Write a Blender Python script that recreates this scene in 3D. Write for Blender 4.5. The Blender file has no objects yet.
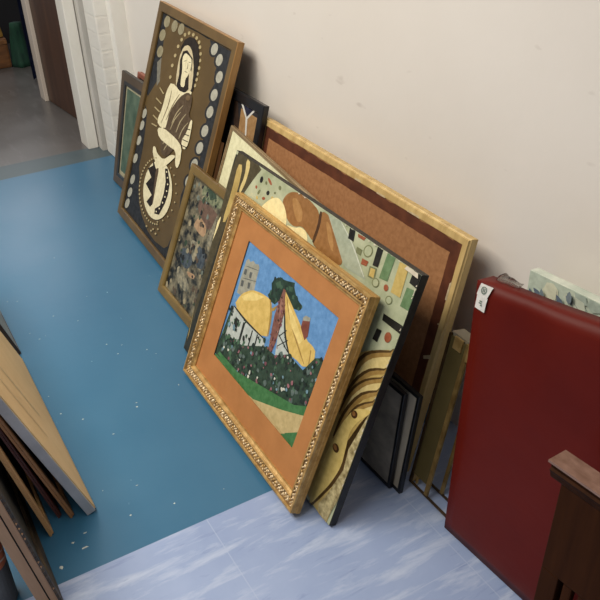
import bpy, bmesh, math, random
from mathutils import Vector, Matrix
random.seed(7)
COL = bpy.context.scene.collection
D = math.radians

# ------------------------------------------------------------------ materials
def lin(c):
    return tuple((v/255/12.92 if v/255 <= .04045 else ((v/255+.055)/1.055)**2.4) for v in c) + (1.0,)
def nodes(name):
    m = bpy.data.materials.new(name); m.use_nodes = True
    nt = m.node_tree; b = nt.nodes['Principled BSDF']
    return m, nt, b
def N(nt, t, **kw):
    n = nt.nodes.new(t)
    for k, v in kw.items():
        if k in n.inputs: n.inputs[k].default_value = v
        else: setattr(n, k, v)
    return n
def ramp(nt, src, stops):
    r = nt.nodes.new('ShaderNodeValToRGB'); e = r.color_ramp.elements
    while len(e) < len(stops): e.new(.5)
    for el, (p, c) in zip(e, stops): el.position = p; el.color = c
    nt.links.new(src, r.inputs['Fac']); return r
def coord(nt, scale, kind='Object'):
    tc = nt.nodes.new('ShaderNodeTexCoord'); mp = nt.nodes.new('ShaderNodeMapping')
    mp.inputs['Scale'].default_value = scale
    nt.links.new(tc.outputs[kind], mp.inputs['Vector']); return mp.outputs['Vector']
def mottled(name, c0, c1, scale=(8, 8, 8), rough=.6, detail=6, bump=0, metal=0, p=(.35, .65), spec=.5, bscale=None):
    m, nt, b = nodes(name)
    v = coord(nt, scale)
    n = N(nt, 'ShaderNodeTexNoise', Scale=1.0, Detail=detail, Roughness=.6); nt.links.new(v, n.inputs['Vector'])
    r = ramp(nt, n.outputs['Fac'], [(p[0], lin(c0)), (p[1], lin(c1))])
    nt.links.new(r.outputs['Color'], b.inputs['Base Color'])
    b.inputs['Roughness'].default_value = rough; b.inputs['Metallic'].default_value = metal
    b.inputs['Specular IOR Level'].default_value = spec
    if bump:
        src = n
        if bscale:
            src = N(nt, 'ShaderNodeTexNoise', Scale=1.0, Detail=3); nt.links.new(coord(nt, bscale), src.inputs['Vector'])
        bp = N(nt, 'ShaderNodeBump', Strength=bump, Distance=.01)
        nt.links.new(src.outputs['Fac'], bp.inputs['Height']); nt.links.new(bp.outputs['Normal'], b.inputs['Normal'])
    return m
_paint = {}
def paint(c, rough=.65, vary=10, spec=.35):
    k = (tuple(c), rough)
    if k not in _paint:
        lo = [max(0, v-vary) for v in c]; hi = [min(255, v+vary) for v in c]
        _paint[k] = mottled('paint_%d_%d_%d' % tuple(c), lo, hi, (60, 60, 60), rough, 5, spec=spec)
    return _paint[k]
def wood(name, c0, c1, rough=.45, scale=(3, 60, 60)):
    return mottled(name, c0, c1, scale, rough, 5, .05)

# ------------------------------------------------------------------ objects
def link(name, bm, mats, parent=None, smooth=False):
    me = bpy.data.meshes.new(name); bm.normal_update(); bm.to_mesh(me); bm.free()
    for m in (mats if isinstance(mats, (list, tuple)) else [mats]): me.materials.append(m)
    if smooth:
        for p in me.polygons: p.use_smooth = True
    o = bpy.data.objects.new(name, me); COL.objects.link(o)
    if parent: o.parent = parent
    return o
def tag(o, label, cat, group=None):
    o['label'] = label; o['category'] = cat
    if group: o['group'] = group
    return o
def structure(o):
    o['kind'] = 'structure'; return o
def frame_axes(yaw, lean, roll):
    ex = Vector((math.cos(yaw), math.sin(yaw), 0)); bk = Vector((-math.sin(yaw), math.cos(yaw), 0))
    u = Vector((0, 0, math.cos(lean))) + bk*math.sin(lean)
    e2 = ex*math.cos(roll) + u*math.sin(roll); u2 = u*math.cos(roll) - ex*math.sin(roll)
    return e2, u2, e2.cross(u2)
def leaning(name, label, cat, par, group=None):
    """An Empty at the bottom centre of a leaning panel: local x along it, y up its face, z out of its face."""
    x, y, yaw, lean, roll, w, h, t = par
    e, u, n = frame_axes(yaw, lean, roll)
    bl = Vector((x, y, 0)); low = min((q.z for q in (bl, bl+e*w, bl-n*t, bl+e*w-n*t)))
    bl.z -= low
    o = bpy.data.objects.new(name, None); COL.objects.link(o); o.empty_display_size = .05
    M = Matrix((e, u, n)).transposed().to_4x4(); M.translation = bl + e*(w/2)
    o.matrix_world = M
    return tag(o, label, cat, group)
def quad(bm, pts, mi=0):
    f = bm.faces.new([bm.verts.new(p) for p in pts]); f.material_index = mi; return f
def box(bm, lo, hi, mi=0):
    x0, y0, z0 = lo; x1, y1, z1 = hi
    v = [bm.verts.new(p) for p in ((x0,y0,z0),(x1,y0,z0),(x1,y1,z0),(x0,y1,z0),(x0,y0,z1),(x1,y0,z1),(x1,y1,z1),(x0,y1,z1))]
    fs = []
    for i in ((3,2,1,0),(4,5,6,7),(0,1,5,4),(1,2,6,5),(2,3,7,6),(3,0,4,7)):
        f = bm.faces.new([v[k] for k in i]); f.material_index = mi; fs.append(f)
    return v
def bevel(bm, w, seg=2):
    bmesh.ops.bevel(bm, geom=bm.edges[:], offset=w, segments=seg, affect='EDGES', profile=.6)
def frame_mesh(w, h, profile, mats_idx=None, bm=None):
    """Mitred moulding: profile is a list of (distance in from the outer edge, height z)."""
    bm = bm or bmesh.new(); rings = []
    for d, z in profile:
        rings.append([bm.verts.new(p) for p in ((-w/2+d, d, z), (w/2-d, d, z), (w/2-d, h-d, z), (-w/2+d, h-d, z))])
    for i in range(len(rings)-1):
        for k in range(4):
            a, b = rings[i], rings[i+1]
            f = bm.faces.new((a[k], a[(k+1) % 4], b[(k+1) % 4], b[k]))
            f.material_index = mats_idx[i] if mats_idx else 0
    return bm
def slab(bm, w, h, inset, z0, z1, mi=0):
    return box(bm, (-w/2+inset, inset, z0), (w/2-inset, h-inset, z1), mi)
def art_mesh(name, layers, pal, base, parent, z, dx=0, dy=0, step=.00012, clip=None):
    """A painted surface: one mesh, each patch of colour a thin raised layer of paint; base=(x0,y0,x1,y1,key)."""
    bm = bmesh.new(); keys = []
    def mi(k):
        if k not in keys: keys.append(k)
        return keys.index(k)
    x0, y0, x1, y1, k = base
    quad(bm, ((x0,y0,z),(x1,y0,z),(x1,y1,z),(x0,y1,z)), mi(k))
    for i, (k, P) in enumerate(layers):
        zz = z + step*(i+1)
        P = [(min(max(a, x0), x1), min(max(b, y0), y1)) for a, b in P]
        Q = [p for j, p in enumerate(P) if (abs(p[0]-P[j-1][0])+abs(p[1]-P[j-1][1])) > 1e-5]
        if len(Q) < 3: continue
        ar = sum(Q[j-1][0]*Q[j][1]-Q[j][0]*Q[j-1][1] for j in range(len(Q)))
        if ar < 0: Q = Q[::-1]
        quad(bm, [(a, b, zz) for a, b in Q], mi(k))
    bm.normal_update()
    bmesh.ops.triangulate(bm, faces=[f for f in bm.faces if len(f.verts) > 4])
    return link(name, bm, [pal[k] if not isinstance(pal[k], tuple) else paint(pal[k]) for k in keys], parent)
def blob(cx, cy, r, n=7, sq=1.0):
    a0 = random.random()*6
    return [(cx+r*random.uniform(.6, 1.25)*math.cos(a0+2*math.pi*i/n), cy+sq*r*random.uniform(.6, 1.25)*math.sin(a0+2*math.pi*i/n)) for i in range(n)]
def inside(P, x, y):
    c = False
    for i in range(len(P)):
        (x1, y1), (x2, y2) = P[i-1], P[i]
        if (y1 > y) != (y2 > y) and x < (x2-x1)*(y-y1)/(y2-y1)+x1: c = not c
    return c
def blobs(region, n, keys, r0, r1, sq=1.0):
    xs = [p[0] for p in region]; ys = [p[1] for p in region]; out = []
    while len(out) < n:
        x, y = random.uniform(min(xs), max(xs)), random.uniform(min(ys), max(ys))
        if inside(region, x, y): out.append((random.choice(keys), blob(x, y, random.uniform(r0, r1), random.choice((5, 6, 7)), sq)))
    return out
FLOOR_BLUE = [(47, 97, 130), (56, 105, 137)]
FLOOR_LAV = [(134, 152, 190), (152, 168, 202), (178, 190, 214), (118, 136, 178), (204, 211, 226), (166, 180, 207)]
VINYL = [(88, 20, 12), (96, 24, 15)]
MAT = [(166, 110, 60), (178, 120, 68)]
FLECKS = [(-1.43, .17, .004, .012), (-1.475, .185, .002, .007), (-1.46, .15, .003, .004), (-1.40, .105, .006, .005), (-1.47, .30, .003, .003), (-1.79, .365, .002, .004)]
EXPOSURE = 0.0
LIGHTS = [('lamp_far', (-3.0, -.6, 2.75), 2.2, 1.3, 70, (0, 0, 0), (1, .925, .805)),
          ('lamp_near', (-1.6, -.6, 2.75), 2.2, 1.3, 64, (0, 0, 0), (1, .925, .805)),
          ('window_store', (-6.6, 1.1, 1.75), .9, 1.0, 13, (0, D(-90), 0), (.95, .96, 1))]
WORLD = ((.95, .97, 1.0, 1), .21)
PARAMS = {
  'gold': (-1.9493, 0.6459, -0.0261, 0.4059, 0.0172, 0.7096, 0.5934, 0.028),
  'canvas': (-2.0629, 0.6969, 0.0029, 0.3787, -0.0006, 0.8938, 0.6719, 0.022),
  'P1': (-3.1666, 0.8562, -0.0315, 0.3480, -0.0145, 0.7468, 0.8990, 0.025),
  'small': (-2.4636, 0.7632, -0.0200, 0.3956, 0.0013, 0.4000, 0.4900, 0.016),
  'cork': (-2.2380, 0.9627, -0.0052, 0.2547, -0.0042, 1.0143, 0.6591, 0.025),
  'cream': (-2.3457, 0.8260, -0.0806, 0.3578, -0.0307, 0.8000, 0.6313, 0.013),
  'black': (-2.7091, 0.9280, -0.0100, 0.2758, -0.0000, 0.5000, 0.7163, 0.02),
  'dark': (-3.5517, 0.9668, -0.0000, 0.2447, 0.0000, 0.4000, 0.5196, 0.02),
  'brown9': (-2.8145, 0.8870, -0.0300, 0.3193, 0.0000, 0.4000, 0.5492, 0.012),
  'blk1': (-1.3218, 0.8950, 0.0001, 0.1528, 0.0204, 0.1272, 0.2846, 0.01),
  'blk2': (-1.3003, 0.9085, -0.0012, 0.1686, -0.0026, 0.1300, 0.2955, 0.012),
  'red': (-1.0206, 0.9300, 0.0300, 0.0604, 0.0003, 0.8000, 0.6689, 0.09),
  'leaf': (-1.0039, 1.0700, 0.0398, 0.0877, 0.0451, 0.1792, 0.6532, 0.025),
  'box': (-1.1872, 0.9496, 0.0000, 0.2317, 0.0001, 0.4000, 0.4423, 0.05),
}
ART = {
 'gold': [
  ('sky', [(-0.2182, 0.4986), (0.2687, 0.5021), (0.2748, 0.1365), (-0.2146, 0.1369)]),
  ('lawn', [(-0.2876, 0.1081), (-0.2162, 0.147), (0.023, 0.1325), (0.2036, 0.1422), (0.287, 0.136), (0.3024, 0.0789), (-0.293, 0.0004)]),
  ('path', [(0.0259, 0.128), (0.2063, 0.138), (0.1835, 0.0955), (-0.0151, 0.0835)]),
  ('garden', [(-0.2703, 0.1278), (-0.2207, 0.2922), (-0.0875, 0.2331), (-0.1995, 0.1329)]),
  ('garden', [(0.27, 0.2434), (0.261, 0.3749), (0.299, 0.3963), (0.307, 0.247)]),
  ('lawn', [(0.2721, 0.2161), (0.2662, 0.2495), (0.3039, 0.2675), (0.3057, 0.2179)]),
  ('path', [(0.2761, 0.1695), (0.2708, 0.2182), (0.3064, 0.2325), (0.3025, 0.1757)]),
  ('lawn', [(0.2699, 0.1302), (0.2748, 0.1716), (0.307, 0.1844), (0.3114, 0.1295)]),
  ('stone', [(-0.2186, 0.3348), (-0.2223, 0.3773), (-0.2205, 0.4354), (-0.2107, 0.4446), (-0.1976, 0.4404), (-0.1843, 0.4498), (-0.1694, 0.4465), (-0.1541, 0.452), (-0.144, 0.4461), (-0.1418, 0.4138), (-0.1351, 0.3802), (-0.1901, 0.3388)]),
  ('stonedark', [(-0.2154, 0.4116), (-0.2019, 0.4151), (-0.1992, 0.399), (-0.2134, 0.3963)]),
  ('stonedark', [(-0.1843, 0.4161), (-0.1707, 0.4191), (-0.1694, 0.4013), (-0.1812, 0.3996)]),
  ('stonedark', [(-0.2141, 0.3772), (-0.2005, 0.3809), (-0.1972, 0.3637), (-0.2108, 0.3599)]),
  ('stonedark', [(-0.1778, 0.3864), (-0.1645, 0.39), (-0.1612, 0.373), (-0.1724, 0.3702)]),
  ('stonedark', [(-0.2131, 0.3834), (-0.205, 0.3856), (-0.1929, 0.389), (-0.1801, 0.3928), (-0.1649, 0.3972), (-0.1482, 0.4022), (-0.1369, 0.4057), (-0.1369, 0.4068), (-0.1482, 0.4039), (-0.165, 0.3994), (-0.1802, 0.3951), (-0.1931, 0.3912), (-0.2051, 0.3873), (-0.2132, 0.3845)]),
  ('stonedark', [(-0.2137, 0.4205), (-0.2062, 0.422), (-0.1951, 0.4244), (-0.1833, 0.4271), (-0.1696, 0.4303), (-0.1546, 0.4338), (-0.1444, 0.4364), (-0.1442, 0.4375), (-0.1543, 0.4356), (-0.1693, 0.4325), (-0.183, 0.4295), (-0.1948, 0.4267), (-0.2061, 0.4238), (-0.2136, 0.4216)]),
  ('tree', [(-0.0644, 0.4359), (-0.0572, 0.4522), (-0.0325, 0.468), (-0.0159, 0.4686), (-0.0011, 0.4718), (0.0158, 0.4767), (0.0358, 0.483), (0.0411, 0.4713), (0.0566, 0.4587), (0.0756, 0.4508), (0.0961, 0.4466), (0.0949, 0.4319), (0.0773, 0.4261), (0.0636, 0.4222), (0.0216, 0.4363), (0.0043, 0.4281), (-0.0193, 0.3933), (-0.0476, 0.3915), (-0.0656, 0.4008), (-0.0532, 0.4186)]),
  ('treelight', [(-0.0462, 0.4442), (-0.0273, 0.4599), (-0.0143, 0.4484), (-0.0291, 0.4357)]),
  ('treelight', [(0.0146, 0.4647), (0.0361, 0.4689), (0.0397, 0.4564), (0.0233, 0.4544)]),
  ('thatch', [(-0.2088, 0.3079), (-0.1976, 0.3336), (-0.1823, 0.3515), (-0.155, 0.3713), (-0.1336, 0.3817), (-0.1065, 0.3886), (-0.0858, 0.3924), (-0.0604, 0.395), (-0.0459, 0.3941), (-0.0341, 0.3892), (-0.0251, 0.3752), (-0.014, 0.3447), (-0.0094, 0.3242), (-0.0088, 0.3025), (-0.0332, 0.293), (-0.0981, 0.2904), (-0.1436, 0.2911), (-0.1933, 0.2959)]),
  ('thatchdark', [(-0.0484, 0.394), (-0.0427, 0.386), (-0.0337, 0.3744), (-0.0254, 0.3608), (-0.0184, 0.342), (-0.0114, 0.3197), (-0.0062, 0.3046), (-0.0018, 0.3064), (-0.0046, 0.3225), (-0.0097, 0.3455), (-0.0163, 0.3649), (-0.0254, 0.3786), (-0.0363, 0.3895), (-0.0443, 0.3962)]),
  ('thatchlight', [(-0.1885, 0.3364), (-0.1433, 0.3733), (-0.0759, 0.3887), (-0.1082, 0.3624), (-0.167, 0.3341)]),
  ('whitewall', [(-0.2129, 0.2961), (-0.1245, 0.2893), (-0.0115, 0.2893), (0.0074, 0.2508), (-0.0646, 0.1983), (-0.171, 0.1652), (-0.2081, 0.178)]),
  ('timber', [(-0.2137, 0.2948), (-0.1928, 0.2918), (-0.1611, 0.2883), (-0.1268, 0.2862), (-0.0859, 0.2865), (-0.0413, 0.2882), (-0.0112, 0.2898), (-0.0094, 0.2926), (-0.0384, 0.2926), (-0.082, 0.2922), (-0.1221, 0.2924), (-0.1561, 0.294), (-0.1885, 0.2965), (-0.211, 0.2978)]),
  ('timber', [(-0.1884, 0.2669), (-0.1795, 0.2328), (-0.1713, 0.2362), (-0.1802, 0.2702)]),
  ('timber', [(-0.1383, 0.28), (-0.1348, 0.2182), (-0.1237, 0.2223), (-0.1272, 0.2839)]),
  ('timber', [(-0.0848, 0.2821), (-0.0812, 0.2276), (-0.0751, 0.2299), (-0.0787, 0.2842)]),
  ('timber', [(-0.0553, 0.285), (-0.0499, 0.2383), (-0.0439, 0.2406), (-0.0493, 0.2872)]),
  ('timber', [(-0.1844, 0.2749), (-0.1598, 0.2745), (-0.1613, 0.2482), (-0.1833, 0.2485)]),
  ('thatch', [(0.0093, 0.4457), (0.0253, 0.4403), (0.0463, 0.432), (0.0834, 0.4166), (0.1122, 0.4043), (0.1486, 0.3883), (0.1715, 0.3807), (0.1936, 0.3769), (0.2016, 0.3677), (0.1999, 0.348), (0.1968, 0.3351), (0.1907, 0.3221), (0.1778, 0.3173), (0.1508, 0.3182), (0.1319, 0.3165), (0.1109, 0.3114), (0.094, 0.3169), (0.0723, 0.3364), (0.0504, 0.3668), (0.0164, 0.4249)]),
  ('thatchdark', [(0.02, 0.4355), (0.0335, 0.4215), (0.0546, 0.4012), (0.08, 0.3811), (0.1146, 0.3601), (0.1545, 0.3385), (0.1818, 0.3244), (0.1842, 0.3264), (0.1584, 0.3417), (0.1197, 0.364), (0.0858, 0.3852), (0.0603, 0.4048), (0.0382, 0.4243), (0.0231, 0.4372)]),
  ('thatchlight', [(0.0314, 0.4295), (0.0856, 0.4045), (0.1472, 0.3739), (0.1369, 0.357), (0.0788, 0.381)]),
  ('whitewall', [(0.0397, 0.3285), (0.0356, 0.3968), (0.09, 0.3289), (0.1134, 0.3095), (0.0931, 0.2805), (0.0567, 0.2751)]),
  ('timber', [(0.0281, 0.4048), (0.037, 0.3886), (0.051, 0.3655), (0.0663, 0.3452), (0.0845, 0.3292), (0.1046, 0.3152), (0.1186, 0.3063), (0.1217, 0.3086), (0.1095, 0.3187), (0.0909, 0.3335), (0.0735, 0.3495), (0.058, 0.3692), (0.0426, 0.3915), (0.0317, 0.4066)]),
  ('timber', [(0.0459, 0.3305), (0.0711, 0.3613), (0.0673, 0.3618), (0.042, 0.331)]),
  ('timber', [(0.0512, 0.3037), (0.0888, 0.3415), (0.0856, 0.3424), (0.048, 0.3045)]),
  ('timber', [(0.0395, 0.3337), (0.1023, 0.3144), (0.1053, 0.3174), (0.0427, 0.3367)]),
  ('ivy', [(-0.0024, 0.4493), (0.0096, 0.448), (0.0175, 0.4286), (0.0359, 0.3999), (0.0372, 0.3626), (0.0396, 0.3106), (0.0367, 0.2791), (0.0164, 0.274), (0.0136, 0.2967), (0.0019, 0.3386), (-0.0049, 0.3708)]),
  ('ivylight', [(0.0024, 0.4098), (0.0087, 0.4302), (0.0214, 0.4015), (0.0201, 0.3715)]),
  ('thatchdark', [(-0.029, 0.3755), (-0.0029, 0.4002), (-0.0106, 0.3798), (-0.0219, 0.3719)]),
  ('brick', [(0.1219, 0.3975), (0.1183, 0.4239), (0.1268, 0.431), (0.1477, 0.4345), (0.1612, 0.3926), (0.153, 0.377)]),
  ('stone', [(0.1175, 0.4235), (0.1255, 0.4331), (0.1471, 0.437), (0.149, 0.4282), (0.1204, 0.4165)]),
  ('thatch', [(0.1695, 0.3821), (0.1866, 0.3818), (0.1975, 0.3803), (0.2081, 0.3768), (0.2138, 0.364), (0.218, 0.3351), (0.2145, 0.3231), (0.2011, 0.3218), (0.1907, 0.3259), (0.1776, 0.3376), (0.1703, 0.351), (0.1648, 0.3734)]),
  ('thatchdark', [(0.1888, 0.3684), (0.2037, 0.3204), (0.2082, 0.3224), (0.1933, 0.3703)]),
  ('garden', [(-0.213, 0.1422), (-0.2146, 0.1878), (-0.1916, 0.2065), (-0.1069, 0.2227), (-0.0028, 0.2758), (0.0538, 0.2795), (0.1106, 0.3138), (0.1871, 0.3106), (0.2163, 0.3609), (0.2381, 0.3731), (0.267, 0.3728), (0.2687, 0.2455), (0.1955, 0.2142), (0.0408, 0.1714), (-0.0814, 0.1439)]),
  ('lawn', [(-0.2146, 0.1369), (-0.2093, 0.1475), (-0.0845, 0.1486), (0.0364, 0.1781), (0.2032, 0.219), (0.2692, 0.2486), (0.2744, 0.2205), (0.1634, 0.1793), (0.0259, 0.128)]),
  ('path', [(0.0259, 0.128), (0.1634, 0.1793), (0.2744, 0.2205), (0.2784, 0.174), (0.207, 0.1369), (0.1999, 0.1308)]),
  ('lawn', [(0.1999, 0.1308), (0.2101, 0.1405), (0.2784, 0.174), (0.2748, 0.1365)]),
 ],
 'P1': [
  ('navy', [(0.1356, 0.8575), (0.3264, 0.8575), (0.3252, 0.7784), (0.3308, 0.6252), (0.3292, 0.5537), (0.3254, 0.3813), (0.2872, 0.3921), (0.2655, 0.5331), (0.2548, 0.6023), (0.237, 0.6448), (0.2542, 0.6792), (0.2327, 0.7026), (0.2562, 0.7379), (0.2319, 0.7663), (0.2391, 0.7911), (0.2098, 0.8156), (0.1792, 0.8171)]),
  ('navy', [(-0.3537, 0.8689), (-0.3011, 0.8672), (-0.2715, 0.7345), (-0.2615, 0.6897), (-0.2631, 0.6057), (-0.3251, 0.528), (-0.3569, 0.5367), (-0.3748, 0.6992)]),
  ('navy', [(-0.3023, 0.8692), (0.0523, 0.8728), (0.1619, 0.8646), (0.1186, 0.8553), (0.0325, 0.8582), (-0.1145, 0.8541), (-0.2948, 0.8569)]),
  ('grey', [(-0.2984, 0.675), (-0.2648, 0.7007), (-0.2325, 0.6137), (-0.2535, 0.5901)]),
  ('navy', [(-0.329, 0.4936), (-0.3306, 0.4342), (-0.3535, 0.2799), (-0.3412, 0.1503), (-0.3403, 0.0362), (0.1391, 0.0254), (0.2032, 0.0131), (0.295, 0.1941), (0.2804, 0.382), (0.2122, 0.3643), (0.1912, 0.2978), (0.2074, 0.2368), (0.2004, 0.1612), (0.1805, 0.0865), (0.1496, 0.0641), (0.0536, 0.0509), (-0.0341, 0.0558), (-0.1284, 0.0863), (-0.1804, 0.1183), (-0.2209, 0.1732), (-0.2324, 0.2128), (-0.2621, 0.2502), (-0.2606, 0.2897), (-0.2636, 0.336), (-0.2774, 0.3996), (-0.2955, 0.4698)]),
  ('navy', [(0.231, 0.8407), (0.2264, 0.8281), (0.2145, 0.8169), (0.1976, 0.8093), (0.1789, 0.8069), (0.1622, 0.8103), (0.151, 0.8188), (0.1476, 0.8308), (0.1525, 0.8436), (0.1649, 0.8549), (0.1821, 0.8622), (0.2005, 0.8642), (0.2168, 0.8607), (0.2276, 0.8523)]),
  ('navy', [(0.2862, 0.817), (0.2818, 0.8045), (0.2703, 0.7933), (0.2539, 0.7857), (0.2358, 0.7832), (0.2195, 0.7865), (0.2086, 0.7948), (0.2051, 0.8066), (0.2098, 0.8194), (0.2218, 0.8306), (0.2384, 0.838), (0.2564, 0.8402), (0.2722, 0.8368), (0.2828, 0.8285)]),
  ('navy', [(0.3162, 0.7667), (0.3118, 0.754), (0.3005, 0.7426), (0.2843, 0.7347), (0.2663, 0.732), (0.2503, 0.735), (0.2394, 0.7433), (0.2359, 0.7551), (0.2405, 0.768), (0.2523, 0.7794), (0.2687, 0.7871), (0.2865, 0.7895), (0.3022, 0.7863), (0.3127, 0.7782)]),
  ('navy', [(0.3102, 0.7035), (0.3058, 0.6905), (0.2943, 0.6787), (0.2779, 0.6704), (0.2597, 0.6673), (0.2434, 0.6701), (0.2324, 0.6783), (0.2289, 0.6903), (0.2336, 0.7035), (0.2455, 0.7154), (0.2622, 0.7235), (0.2802, 0.7263), (0.296, 0.7233), (0.3067, 0.7152)]),
  ('navy', [(0.3092, 0.6437), (0.3048, 0.6304), (0.2932, 0.6182), (0.2766, 0.6095), (0.2583, 0.606), (0.2419, 0.6086), (0.2307, 0.6167), (0.2272, 0.6289), (0.232, 0.6424), (0.244, 0.6547), (0.2608, 0.6632), (0.279, 0.6664), (0.295, 0.6636), (0.3057, 0.6555)]),
  ('navy', [(0.3047, 0.5753), (0.3002, 0.5617), (0.2884, 0.549), (0.2717, 0.5398), (0.2531, 0.5359), (0.2365, 0.5382), (0.2252, 0.5463), (0.2216, 0.5586), (0.2265, 0.5726), (0.2387, 0.5853), (0.2557, 0.5943), (0.2741, 0.5978), (0.2902, 0.5953), (0.3011, 0.5873)]),
  ('navy', [(0.2967, 0.5109), (0.2922, 0.497), (0.2803, 0.4838), (0.2633, 0.4741), (0.2444, 0.4698), (0.2276, 0.4719), (0.2162, 0.48), (0.2126, 0.4924), (0.2175, 0.5067), (0.2299, 0.52), (0.2471, 0.5294), (0.2658, 0.5334), (0.2821, 0.5311), (0.2932, 0.5231)]),
  ('navy', [(0.2857, 0.4452), (0.2811, 0.4309), (0.269, 0.4173), (0.2517, 0.407), (0.2326, 0.4023), (0.2155, 0.4041), (0.2039, 0.4122), (0.2003, 0.4248), (0.2053, 0.4395), (0.2179, 0.4532), (0.2354, 0.4632), (0.2543, 0.4676), (0.271, 0.4655), (0.2821, 0.4576)]),
  ('navy', [(0.2733, 0.3783), (0.2686, 0.3636), (0.2563, 0.3494), (0.2387, 0.3387), (0.2193, 0.3335), (0.2019, 0.335), (0.1902, 0.343), (0.1865, 0.3559), (0.1916, 0.371), (0.2044, 0.3853), (0.2222, 0.3958), (0.2415, 0.4005), (0.2583, 0.3988), (0.2697, 0.3908)]),
  ('disc', [(0.2161, 0.8389), (0.213, 0.8296), (0.2054, 0.8215), (0.1946, 0.8161), (0.1827, 0.8147), (0.1722, 0.8174), (0.1652, 0.8238), (0.1631, 0.8326), (0.1663, 0.842), (0.1742, 0.8502), (0.185, 0.8554), (0.1968, 0.8567), (0.2071, 0.8539), (0.214, 0.8476)]),
  ('disc', [(0.2717, 0.8152), (0.2688, 0.8059), (0.2614, 0.7978), (0.2509, 0.7924), (0.2394, 0.7909), (0.2292, 0.7935), (0.2223, 0.7998), (0.2202, 0.8086), (0.2232, 0.8179), (0.2308, 0.826), (0.2414, 0.8313), (0.2528, 0.8327), (0.2628, 0.83), (0.2696, 0.8237)]),
  ('disc', [(0.3018, 0.7646), (0.2989, 0.7553), (0.2917, 0.747), (0.2813, 0.7414), (0.2699, 0.7397), (0.2598, 0.7422), (0.253, 0.7485), (0.2508, 0.7572), (0.2538, 0.7667), (0.2613, 0.7749), (0.2717, 0.7804), (0.283, 0.7819), (0.2929, 0.7794), (0.2996, 0.7732)]),
  ('disc', [(0.2956, 0.7011), (0.2927, 0.6916), (0.2854, 0.683), (0.2749, 0.6772), (0.2634, 0.6752), (0.2531, 0.6776), (0.2462, 0.6839), (0.244, 0.6927), (0.247, 0.7024), (0.2546, 0.711), (0.2652, 0.7167), (0.2766, 0.7185), (0.2867, 0.716), (0.2935, 0.7099)]),
  ('disc', [(0.2945, 0.6411), (0.2916, 0.6313), (0.2842, 0.6225), (0.2736, 0.6163), (0.262, 0.6142), (0.2516, 0.6164), (0.2447, 0.6227), (0.2425, 0.6316), (0.2455, 0.6415), (0.2532, 0.6504), (0.2638, 0.6564), (0.2754, 0.6584), (0.2855, 0.6561), (0.2923, 0.6499)]),
  ('disc', [(0.2898, 0.5723), (0.2868, 0.5623), (0.2793, 0.5532), (0.2686, 0.5467), (0.2568, 0.5443), (0.2464, 0.5464), (0.2393, 0.5526), (0.2371, 0.5617), (0.2402, 0.5719), (0.2479, 0.581), (0.2587, 0.5874), (0.2704, 0.5896), (0.2807, 0.5875), (0.2876, 0.5813)]),
  ('disc', [(0.2817, 0.5076), (0.2787, 0.4974), (0.271, 0.4879), (0.2602, 0.4811), (0.2482, 0.4784), (0.2376, 0.4804), (0.2305, 0.4866), (0.2283, 0.4959), (0.2314, 0.5063), (0.2393, 0.5158), (0.2502, 0.5224), (0.262, 0.5249), (0.2725, 0.5229), (0.2795, 0.5167)]),
  ('disc', [(0.2704, 0.4416), (0.2674, 0.431), (0.2596, 0.4213), (0.2486, 0.4142), (0.2365, 0.4112), (0.2257, 0.413), (0.2185, 0.4192), (0.2162, 0.4286), (0.2194, 0.4393), (0.2274, 0.4491), (0.2385, 0.4561), (0.2506, 0.4589), (0.2611, 0.457), (0.2682, 0.4508)]),
  ('disc', [(0.2578, 0.3743), (0.2547, 0.3635), (0.2467, 0.3533), (0.2355, 0.3459), (0.2232, 0.3426), (0.2123, 0.3443), (0.2049, 0.3505), (0.2027, 0.3601), (0.206, 0.3711), (0.2141, 0.3812), (0.2254, 0.3886), (0.2376, 0.3916), (0.2483, 0.3899), (0.2555, 0.3837)]),
  ('disc2', [(-0.2516, 0.8402), (-0.2545, 0.8302), (-0.2629, 0.8213), (-0.2752, 0.8154), (-0.289, 0.8137), (-0.3016, 0.8164), (-0.3103, 0.8232), (-0.3135, 0.8326), (-0.3104, 0.8428), (-0.3018, 0.8517), (-0.2894, 0.8575), (-0.2757, 0.8591), (-0.2633, 0.8562), (-0.2548, 0.8495)]),
  ('disc2', [(-0.2687, 0.7851), (-0.2717, 0.7749), (-0.2802, 0.7658), (-0.2927, 0.7596), (-0.3067, 0.7576), (-0.3195, 0.7602), (-0.3283, 0.767), (-0.3315, 0.7766), (-0.3284, 0.787), (-0.3196, 0.7961), (-0.307, 0.8022), (-0.293, 0.804), (-0.2805, 0.8012), (-0.2719, 0.7945)]),
  ('disc2', [(-0.2585, 0.7234), (-0.2614, 0.7129), (-0.27, 0.7036), (-0.2825, 0.6971), (-0.2965, 0.6949), (-0.3093, 0.6974), (-0.3182, 0.7041), (-0.3214, 0.7137), (-0.3183, 0.7243), (-0.3095, 0.7337), (-0.2969, 0.74), (-0.2829, 0.7421), (-0.2703, 0.7395), (-0.2616, 0.7328)]),
  ('disc2', [(-0.1695, 0.8397), (-0.1722, 0.8298), (-0.1802, 0.8212), (-0.1919, 0.8154), (-0.2052, 0.8136), (-0.2172, 0.8164), (-0.2257, 0.823), (-0.2288, 0.8322), (-0.226, 0.8422), (-0.2178, 0.8509), (-0.2059, 0.8566), (-0.1928, 0.8582), (-0.1809, 0.8554), (-0.1726, 0.8488)]),
  ('disc2', [(-0.1018, 0.8424), (-0.1043, 0.8327), (-0.112, 0.8242), (-0.1233, 0.8185), (-0.136, 0.8168), (-0.1477, 0.8195), (-0.156, 0.826), (-0.1591, 0.8351), (-0.1564, 0.8449), (-0.1486, 0.8534), (-0.1371, 0.859), (-0.1244, 0.8605), (-0.113, 0.8578), (-0.1049, 0.8513)]),
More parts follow.
